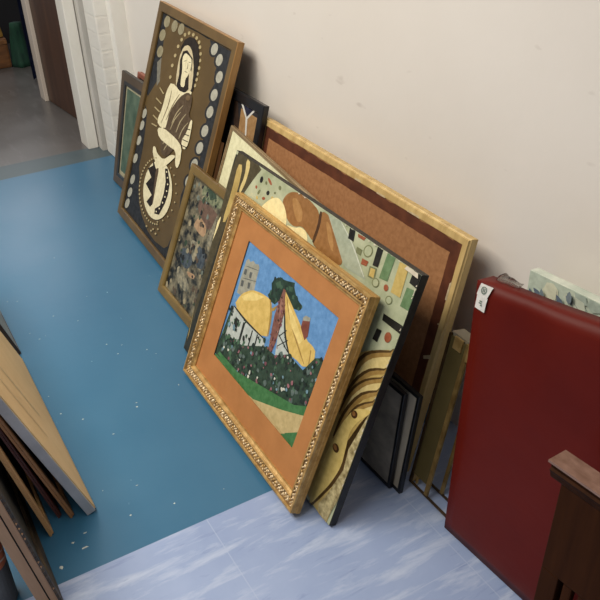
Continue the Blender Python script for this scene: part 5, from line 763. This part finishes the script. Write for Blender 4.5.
bm = bmesh.new(); quad(bm, ((-w/2+.066, .072, -.0080), (w/2-.066, .072, -.0080), (w/2-.066, h-.066, -.0080), (-w/2+.066, h-.066, -.0080))); link('picture', bm, mottled('green_print', (66, 88, 74), (98, 116, 98), (16, 16, 16), .4, 6), df)
bm = bmesh.new(); slab(bm, w, h, .006, -t+.001, -.0092); link('backing_board', bm, paint((80, 64, 46)), df)
rf = leaning('framed_picture', 'reddish wooden frame, only its top edge showing above the leftmost dark frame', 'picture', (-3.50, 1.022, 0, D(14), 0, .42, .515, .022))
w, h, t = .42, .515, .022
bm = frame_mesh(w, h, [(.02, -t), (0, -t), (0, -.003), (.003, 0), (.02, 0), (.022, -.006)]); link('frame', bm, wood('reddish_wood', (124, 70, 54), (150, 92, 74), .45, (4, 40, 40)), rf)
bm = bmesh.new(); slab(bm, w, h, .015, -t+.002, -.007); link('picture', bm, paint((60, 50, 44)), rf)

# 10. two small black-edged pictures under the canvas
def small_black(key, label, face):
    w, h, t = P[key][5:]
    r_ = leaning('framed_picture', label, 'picture', P[key], None)
    bm = frame_mesh(w, h, [(.008, -t), (0, -t), (0, -.001), (.001, 0), (.0085, 0), (.0095, -.002)]); link('frame', bm, blk, r_)
    bm = bmesh.new(); slab(bm, w, h, .0088, -t+.001, -.0018); link('picture', bm, face, r_)
    return r_
P['blk1'] = P['blk1'][:5] + (.17, P['blk1'][6], .012); P['blk1'] = (P['blk1'][0]-.045,) + P['blk1'][1:]
small_black('blk1', 'small black framed picture with smoky grey image, tucked under the abstract canvas', mottled('smoky_grey_print', (128, 120, 108), (190, 178, 160), (7, 12, 7), .3, 6))
small_black('blk2', 'small black framed picture showing a pale strip, right behind the smoky grey one', mottled('pale_print', (168, 158, 140), (190, 180, 162), (7, 7, 7), .4))

# 11. glass-fronted brass box frame
par = (P['box'][0], .952, 0, D(13.2), 0, .152, .442, .05)
w, h, t = par[5:]
xb = leaning('box_frame', 'narrow brass-edged glass box frame standing between hardboard back and burgundy panel', 'frame', par)
brass = mottled('aged_brass', (128, 100, 54), (172, 142, 86), (30, 30, 30), .35, 4, 0, .5)
brass_d = mottled('dark_brass', (62, 46, 28), (90, 68, 42), (30, 30, 30), .4, 4, 0, .4)
bw = .088   # the box itself; its two base rails run on to the right
for z_ in (0, -t+.005):
    bm = bmesh.new(); box(bm, (-w/2, 0, z_-.005), (w/2, .005, z_)); link('rail', bm, brass_d, xb)
for z_, wd, mm in ((0, .007, brass_d), (-t+.006, .007, brass)):
    bm = bmesh.new(); box(bm, (-w/2, .005, z_-.006), (-w/2+wd, h-.005, z_)); link('upright', bm, mm, xb)
for z_, x_, wd in ((0, .060, .012), (-t+.006, .070, .010)):
    bm = bmesh.new(); box(bm, (-w/2+x_, .005, z_-.006), (-w/2+x_+wd, h-.005, z_)); link('upright', bm, brass, xb)
for lo_, hi_ in (((-w/2, 0, -t), (-w/2+.005, .022, -.005)), ((-w/2+.070, h-.045, -.004), (-w/2+.084, h-.002, .002)), ((-w/2+.012, .0, -.016), (-w/2+.018, .022, -.0115)), ((-w/2+.022, h-.035, -.003), (-w/2+.050, h-.004, .0015))):
    bm = bmesh.new(); box(bm, lo_, hi_); link('corner_bracket', bm, mottled('bright_brass', (168, 134, 76), (204, 172, 112), (30, 30, 30), .28, 4, 0, .5), xb)
bm = bmesh.new(); box(bm, (-w/2+.007, .03, -.006), (-w/2+.060, h-.01, -.003))
glass = mottled('olive_tinted_panel', (82, 72, 44), (100, 88, 54), (3, 3, 3), .25)
link('panel', bm, glass, xb)
bm = bmesh.new(); box(bm, (-w/2+.001, h-.012, -t+.006), (-w/2+bw, h-.002, -.007)); link('top_mirror', bm, mottled('pale_mirror_edge', (176, 166, 144), (206, 198, 178), (6, 6, 6), .12, 3, 0, .6), xb)

# 12. burgundy padded panel
rp = bpy.data.objects.new('padded_panel', None); COL.objects.link(rp); rp.location = (-.6, .96, 0)
tag(rp, 'large burgundy vinyl padded panel leaning on the wall, white stickers at its corner', 'panel')
vin = mottled('burgundy_vinyl', VINYL[0], VINYL[1], (5, 5, 5),   .45, 4, .12, spec=.14, bscale=(10, 10, 22))
BL, BR, TL, TR = Vector((-1.022, .931, .004)), Vector((-.20, .976, .004)), Vector((-1.029, .972, .680)), Vector((-.20, 1.10, .748))
bm = bmesh.new(); nu, nv_, th = 28, 24, .045
def surf(u, v_, back):
    p = (BL*(1-u)+BR*u)*(1-v_) + (TL*(1-u)+TR*u)*v_
    if back: p = p + Vector((0, th, -.004 if v_ > .5 else 0))
    else:
        d = min(u*.8, (1-u)*.8, v_*.7, (1-v_)*.7); p = p + Vector((0, -.006*min(1, d/.04)+.004, 0))
        p.y += .0025*math.sin(9*u*3+4*v_)*math.exp(-((u-.12)**2+(v_-.88)**2)*40)*2
    if v_ > .99: p.z += -.004*math.sin(u*9)
    return p - Vector(rp.location)
G = [[[bm.verts.new(surf(i/nu, j/nv_, k)) for i in range(nu+1)] for j in range(nv_+1)] for k in (0, 1)]
for j in range(nv_):
    for i in range(nu):
        bm.faces.new((G[0][j][i], G[0][j][i+1], G[0][j+1][i+1], G[0][j+1][i])); bm.faces.new((G[1][j][i+1], G[1][j][i], G[1][j+1][i], G[1][j+1][i+1]))
for i in range(nu):
    bm.faces.new((G[1][0][i], G[1][0][i+1], G[0][0][i+1], G[0][0][i])); bm.faces.new((G[0][nv_][i], G[0][nv_][i+1], G[1][nv_][i+1], G[1][nv_][i]))
for j in range(nv_):
    bm.faces.new((G[1][j][0], G[0][j][0], G[0][j+1][0], G[1][j+1][0])); bm.faces.new((G[0][j][nu], G[1][j][nu], G[1][j+1][nu], G[0][j+1][nu]))
edges = [e_ for e_ in bm.edges if len(e_.link_faces) == 2 and e_.calc_face_angle(0) > .9]
bmesh.ops.bevel(bm, geom=edges, offset=.006, segments=3, affect='EDGES')
link('cover', bm, vin, rp, smooth=True)
# stickers: fixed to the top left of the face
def on_face(u, v_): 
    return surf(u, v_, 0) + Vector((0, -.0022, .0004))
st_m = paint((214, 212, 206)); ink = paint((96, 116, 104))
for (u0, v0, du, dv, sk) in ((.016, .958, .036, .041, -.009), (.009, .912, .036, .047, -.003)):
    bm = bmesh.new(); n_ = 4
    gr = [[bm.verts.new(on_face(u0+du*i/n_+sk*(1-j/n_), v0+dv*j/n_)+Vector((0, -.0005 if v0 > .94 else 0, 0))) for i in range(n_+1)] for j in range(n_+1)]
    for j in range(n_):
        for i in range(n_): bm.faces.new((gr[j][i], gr[j][i+1], gr[j+1][i+1], gr[j+1][i]))
    s_ = link('sticker', bm, st_m, rp); s_['label'] = 'white printed sticker'
    bm = bmesh.new(); cu, cv = u0+du*.5+sk*.5, v0+dv*.55
    off = Vector((0, -.0012, 0))
    if v0 > .94:
        ring = [(math.cos(a)*.0085, math.sin(a)*.0125) for a in [2*math.pi*i/16 for i in range(16)]]
        O = [bm.verts.new(on_face(cu+a, cv+b_)+off) for a, b_ in ring]; I = [bm.verts.new(on_face(cu+a*.72, cv+b_*.72)+off) for a, b_ in ring]
        for i in range(16): bm.faces.new((O[i], O[(i+1) % 16], I[(i+1) % 16], I[i]))
        for a in (-.003, .001): quad(bm, [on_face(cu+a+p_, cv+q_)+off for p_, q_ in ((0, -.006), (.002, -.006), (.002, .006), (0, .006))])
    else:
        for a, b_, l in ((-.006, -.004, .010), (-.004, .003, .009), (.0, -.010, .006)): quad(bm, [on_face(cu+a+p_, cv+b_+q_)+off for p_, q_ in ((0, 0), (l, .001), (l, .005), (0, .004))])
    link('print', bm, ink, s_)
# clear plastic peeping over the top edge
pl, nt, b = nodes('clear_plastic'); b.inputs['Base Color'].default_value = lin((225, 220, 214)); b.inputs['Roughness'].default_value = .12; b.inputs['Transmission Weight'].default_value = .92; b.inputs['IOR'].default_value = 1.2
bm = bmesh.new(); n_ = 10; pv = None
for i in range(n_+1):
    s = i/n_; x = -.412+.055*s; zb = .682+.003*s*2; hh = .011*math.sin(math.pi*min(1, .1+s))*(1+.3*math.sin(11*s))
    cur = [bm.verts.new((x, .045+.012*s+dy_, zb-.012+k_*(hh+.012))) for k_, dy_ in ((0, .0), (.6, .004), (1, .010+.004*math.sin(7*s)))]
    if pv:
        for k_ in range(2): bm.faces.new((pv[k_], cur[k_], cur[k_+1], pv[k_+1]))
    pv = cur
bmesh.ops.solidify(bm, geom=bm.faces[:], thickness=.0005)
link('plastic_wrap', bm, pl, rp, smooth=True)

# 13. leaf-patterned panel behind it
par = P['leaf'][:5] + (.50, P['leaf'][6], .025)
w, h, t = par[5:]
lp = leaning('patterned_canvas', 'pale green leaf-patterned panel showing above the burgundy panel', 'panel', par)
bm = bmesh.new(); slab(bm, w, h, 0, -t, -.0006); bevel(bm, .002, 2); link('edge', bm, mottled('pale_edge', (176, 186, 172), (206, 210, 196), (20, 20, 20), .5), lp)
rnd = random.Random(21); random.seed(21); lay = []
lay += blobs([(-w/2, h-.2), (w/2, h-.2), (w/2, h), (-w/2, h)], 60, ['pat1', 'pat2', 'pat3'], .012, .03)
for i in range(90):
    cx, cy, a, l = rnd.uniform(-w/2+.018, w/2-.018), rnd.uniform(h-.14, h-.014), rnd.uniform(.2, 2.8), rnd.uniform(.009, .017)
    if i == 0: cx, cy = -w/2+.012, h-.05
    ca, sa = math.cos(a), math.sin(a)
    lay.append((rnd.choice(['leafa', 'leafa', 'leafb', 'leafb', 'leafc']), [(cx+p_*ca*l-q_*sa*l, cy+p_*sa*l+q_*ca*l) for p_, q_ in ((-1, 0), (-.5, .38), (.1, .42), (.6, .25), (1, 0), (.6, -.25), (.1, -.42), (-.5, -.38))]))
    lay.append(('stem', [(cx-ca*l*1.5-sa*.0006, cy-sa*l*1.5+ca*.0006), (cx+ca*l*.8, cy+sa*l*.8), (cx-ca*l*1.5+sa*.0006, cy-sa*l*1.5-ca*.0006)]))
art_mesh('patterned_surface', lay, dict(base=(182, 194, 178), pat1=(164, 178, 166), pat2=(192, 200, 182), pat3=(206, 208, 184), leafa=(92, 106, 122), leafb=(118, 132, 140), leafc=(146, 158, 146), stem=(112, 122, 120)), (-w/2+.001, .001, w/2-.001, h-.001, 'base'), lp, 0.0, step=.00004)

# 14. dark wooden headboard leaning on the burgundy panel
par = (-.712, .872, D(5), D(4), 0, .62, .466, .028)
w, h, t = par[5:]
hb = leaning('headboard', 'dark brown wooden headboard with moulded cap rail, leaning in front of the burgundy panel', 'headboard', par)
dk = mottled('dark_stained_oak', (46, 23, 8), (58, 31, 12), (40, 3, 40), .6, 5, .05, spec=.06)
ww = .022
for x0_, x1_ in ((-w/2+ww, -w/2+.062), (w/2-.055, w/2)):
    bm = bmesh.new(); box(bm, (x0_, 0, -t), (x1_, .23, 0)); bevel(bm, .002, 2); link('side_post', bm, dk, hb)
bm = bmesh.new(); box(bm, (-w/2+ww, .2305, -t), (w/2, h, 0)); bevel(bm, .002, 2); link('panel', bm, dk, hb)
for i in range(15):
    x = -w/2+.072+i*.034
    bm = bmesh.new(); box(bm, (x, .02, -t+.008), (x+.02, .229, -.003)); bevel(bm, .004, 2); link('slat', bm, dk, hb)
bm = bmesh.new(); box(bm, (-w/2+.063, 0, -t+.004), (w/2-.056, .019, -.002)); link('bottom_rail', bm, dk, hb)
# cap rail: moulded section swept along x
sec = [(-t-.004, h), (-t-.008, h+.006), (-t-.008, h+.016), (.012, h+.016), (.012, h+.011), (.008, h+.008), (.006, h), (.010, h-.004), (.006, h-.012), (.003, h-.022), (.0005, h-.026), (-t, h-.026)]
bm = bmesh.new(); A = [bm.verts.new((-w/2-.006 if k in (2, 3, 4) else -w/2-.001, y_, z_)) for k, (z_, y_) in enumerate(sec)]; B = [bm.verts.new((w/2+.004, y_, z_)) for z_, y_ in sec]
for i in range(len(sec)):
    j = (i+1) % len(sec); f = bm.faces.new((A[i], A[j], B[j], B[i])); f.material_index = 1 if i in (1, 2, 3) else 0  # upper faces of the rail take the paler brown
bm.faces.new(A[::-1]); bm.faces.new(B); bmesh.ops.recalc_face_normals(bm, faces=bm.faces[:])
link('cap_rail', bm, [dk, mottled('pale_brown_cap', (116, 88, 74), (142, 112, 98), (30, 60, 60), .35, 6)], hb)

# ------------------------------------------------------------------ stack on the left, leaning the other way
def left_par(xn, y, lean, w, h, t):   # xn = its end nearest the camera; leans towards -y, face towards +y
    return (xn, y, math.pi, D(lean), 0, w, h, t)
par = left_par(-1.526, .232, 18.3, .766, .465, .026)
w, h, t = par[5:]
tb = leaning('picture_back', 'tan board picture back with pale tape lines, frontmost of the left-hand stack', 'picture', par)
bm = bmesh.new(); slab(bm, w, h, 0, -t, -.003); bevel(bm, .001, 1); link('frame', bm, mottled('silver_grey_edge', (168, 170, 176), (190, 192, 198), (10, 10, 10), .4), tb)
bm = bmesh.new(); slab(bm, w, h, .004, -.003, 0); link('backing_board', bm, mottled('tan_card', (224, 190, 136), (238, 204, 150), (5, 5, 5), .7), tb)
bm = bmesh.new()
for x, y0_, y1_, s in ((-.12, .15, .52, .012), (-.245, .17, .44, .006)):
    quad(bm, ((x-s/2, y0_, .0008), (x+s/2, y0_, .0008), (x+s/2, y1_, .0008), (x-s/2, y1_, .0008)))
quad(bm, ((-w/2+.004, .004, .0006), (w/2-.004, .004, .0006), (w/2-.004, .010, .0006), (-w/2+.004, .010, .0006)))  # no tape here: light catching the board's bottom edge, painted as a pale strip
link('tape_and_lit_edge', bm, paint((216, 192, 148)), tb)
par = left_par(-2.335, .238, 17, .40, .42, .012)
w, h, t = par[5:]
gb = leaning('framed_picture', 'grey picture with thin dark edge, just beyond the tan board on the left', 'picture', par)
bm = frame_mesh(w, h, [(.005, -t), (0, -t), (0, -.001), (.001, 0), (.006, 0), (.007, -.002)]); link('frame', bm, mottled('dark_brown_edge', (52, 42, 38), (68, 56, 50), (10, 10, 10), .4), gb)
bm = bmesh.new(); slab(bm, w, h, .004, -t+.001, -.002); link('picture', bm, mottled('grey_print', (132, 134, 130), (156, 156, 148), (10, 10, 10), .5), gb)
def brown_frame(xn, y, lean, w, h, t, label, mat, face):
    par = left_par(xn, y, lean, w, h, t)
    r_ = leaning('framed_picture', label, 'picture', par)
    bm = frame_mesh(w, h, [(.02, -t), (0, -t), (0, -t*.55), (.0025, -t*.5), (.0025, -.002), (.004, 0), (.03, 0), (.034, -.006)]); link('frame', bm, mat, r_)
    bm = bmesh.new(); slab(bm, w, h, .025, -t+.003, -.007); link('picture', bm, face, r_)
    return r_
dface = paint((58, 40, 30))
brown_frame(-1.540, .180, 15.5, .70, .43, .0125, 'thin brown frame edge directly beneath the tan board', wood('mid_brown', (156, 108, 66), (182, 132, 84), .45, (30, 4, 30)), dface)
brown_frame(-1.556, .152, 13.6, .66, .43, .011, 'dark maroon frame edge, middle of the left-hand stack', wood('maroon_brown', (84, 42, 30), (104, 54, 40), .45, (30, 4, 30)), dface)
brown_frame(-1.508, .119, 11.2, .68, .43, .012, 'tan wood frame edge between maroon frame and nearest carved frame', wood('tan_wood', (186, 142, 92), (212, 168, 112), .45, (30, 4, 30)), dface)
# nearest carved frame
par = left_par(-1.283, .0815, 8.4, .62, .56, .044)
w, h, t = par[5:]
nf = leaning('framed_picture', 'nearest frame on the left, thick brown moulding with black groove and chipped dark edge', 'picture', par)
wb = wood('walnut_brown', (150, 114, 82), (178, 140, 104), .42, (40, 3, 40)); gv = paint((24, 18, 14)); gc = mottled('chipped_dark_edge', (34, 30, 24), (84, 68, 48), (14, 60, 60), .5, 6, .2)
prof = [(.03, -t), (0, -t), (0, -t+.022), (.004, -t+.0225), (.004, -t+.0245), (0, -t+.025), (0, -.008), (.002, -.006), (.003, 0), (.010, .002), (.03, -.004), (.034, -.010)]
bm = frame_mesh(w, h, prof, [0, 0, 1, 1, 1, 0, 0, 2, 2, 2, 2]); rnd = random.Random(3)
for i in range(34):
    s = .02+i*.0158
    lobe(bm, (-w/2+.006, s, -.005), .007, .004, .0055, rnd.uniform(-.4, .4), 2 if rnd.random() < .7 else 0)
link('frame', bm, [wb, gv, gc], nf)
bm = bmesh.new(); slab(bm, w, h, .03, -t+.012, -.011); link('picture', bm, paint((66, 62, 54)), nf)

# standing roll behind it
rl = bpy.data.objects.new('paper_roll', None); COL.objects.link(rl); rl.location = (-1.388, -.040, 0)
rl.rotation_euler = (0, 0, 0)
tag(rl, 'orange and dark grey roll standing on the floor at the lower left edge', 'roll')
def tube(r, z0, z1, n=28, inner=None):
    bm = bmesh.new(); prof_ = [(r*.985, z0), (r, z0+.003), (r, z1-.003), (r*.985, z1)]
    R_ = [[bm.verts.new((a*math.cos(q), a*math.sin(q), z_)) for q in [2*math.pi*i/n for i in range(n)]] for a, z_ in prof_]
    for j in range(len(R_)-1):
        for i in range(n): bm.faces.new((R_[j][i], R_[j][(i+1) % n], R_[j+1][(i+1) % n], R_[j+1][i]))
    bm.faces.new(R_[0][::-1]); bm.faces.new(R_[-1]); return bm
link('sleeve', tube(.040, 0, .118), mottled('charcoal_sleeve', (74, 76, 78), (96, 98, 98), (10, 10, 10), .6), rl, smooth=False)
wm = mottled('orange_wrap', (186, 92, 58), (206, 120, 84), (24, 24, 60), .5, 5, p=(.3, .6))
link('wrapper', tube(.0405, .119, .235), wm, rl)
link('core', tube(.036, .236, .27), mottled('dark_core', (50, 48, 46), (66, 62, 58), (10, 10, 10), .6), rl)
bm = bmesh.new()
for z0_, z1_, a0, a1 in ((.134, .139, -1.0, 1.3), (.158, .161, -.6, 1.5), (.186, .190, -1.2, .4)):
    m_ = 10; pv = None
    for i in range(m_+1):
        q = a0+(a1-a0)*i/m_; cur = [bm.verts.new((.0409*math.cos(q), .0409*math.sin(q), z_+.004*math.sin(3*q))) for z_ in (z0_, z1_)]
        if pv: bm.faces.new((pv[0], cur[0], cur[1], pv[1]))
        pv = cur
link('stripe', bm, paint((222, 196, 178)), rl)

# boxed-in ledge the left-hand stack leans against, beyond the edge of the photograph
bm = bmesh.new(); box(bm, (-2.67, -.45, 0), (-1.75, -.095, .50)); box(bm, (-2.68, -.46, .5), (-1.74, -.09, .525)); bevel(bm, .003, 1)
structure(link('wall_ledge', bm, white_m))

# ------------------------------------------------------------------ light
def area(name, loc, size, size_y, energy, rot=(0, 0, 0), col=(1, 1, 1)):
    l = bpy.data.lights.new(name, 'AREA'); l.shape = 'RECTANGLE'; l.size = size; l.size_y = size_y; l.energy = energy; l.color = col
    o = bpy.data.objects.new(name, l); COL.objects.link(o); o.location = loc; o.rotation_euler = rot; return o
for a in LIGHTS: area(*a)
sc = bpy.context.scene
wd = bpy.data.worlds.new('room_light'); sc.world = wd; wd.use_nodes = True
bg = wd.node_tree.nodes['Background']; bg.inputs['Color'].default_value = WORLD[0]; bg.inputs['Strength'].default_value = WORLD[1]

# ------------------------------------------------------------------ camera
cam = bpy.data.cameras.new('camera'); cam.lens = 48; cam.sensor_width = 36; cam.clip_start = .02
co = bpy.data.objects.new('camera', cam); COL.objects.link(co)
Rw = ((0.50228514, 0.8639508, -0.03603675), (0.4399942, -0.29123696, -0.84946226), (-0.74438884, 0.41081631, -0.52641734))
M = Matrix((Rw[0], [-v_ for v_ in Rw[1]], [-v_ for v_ in Rw[2]])).transposed().to_4x4(); M.translation = (0, 0, 1.5)
co.matrix_world = M; sc.camera = co
vs = sc.view_settings; vs.view_transform = 'Standard'; vs.look = 'None'; vs.exposure = EXPOSURE; vs.gamma = 1; vs.use_curve_mapping = False
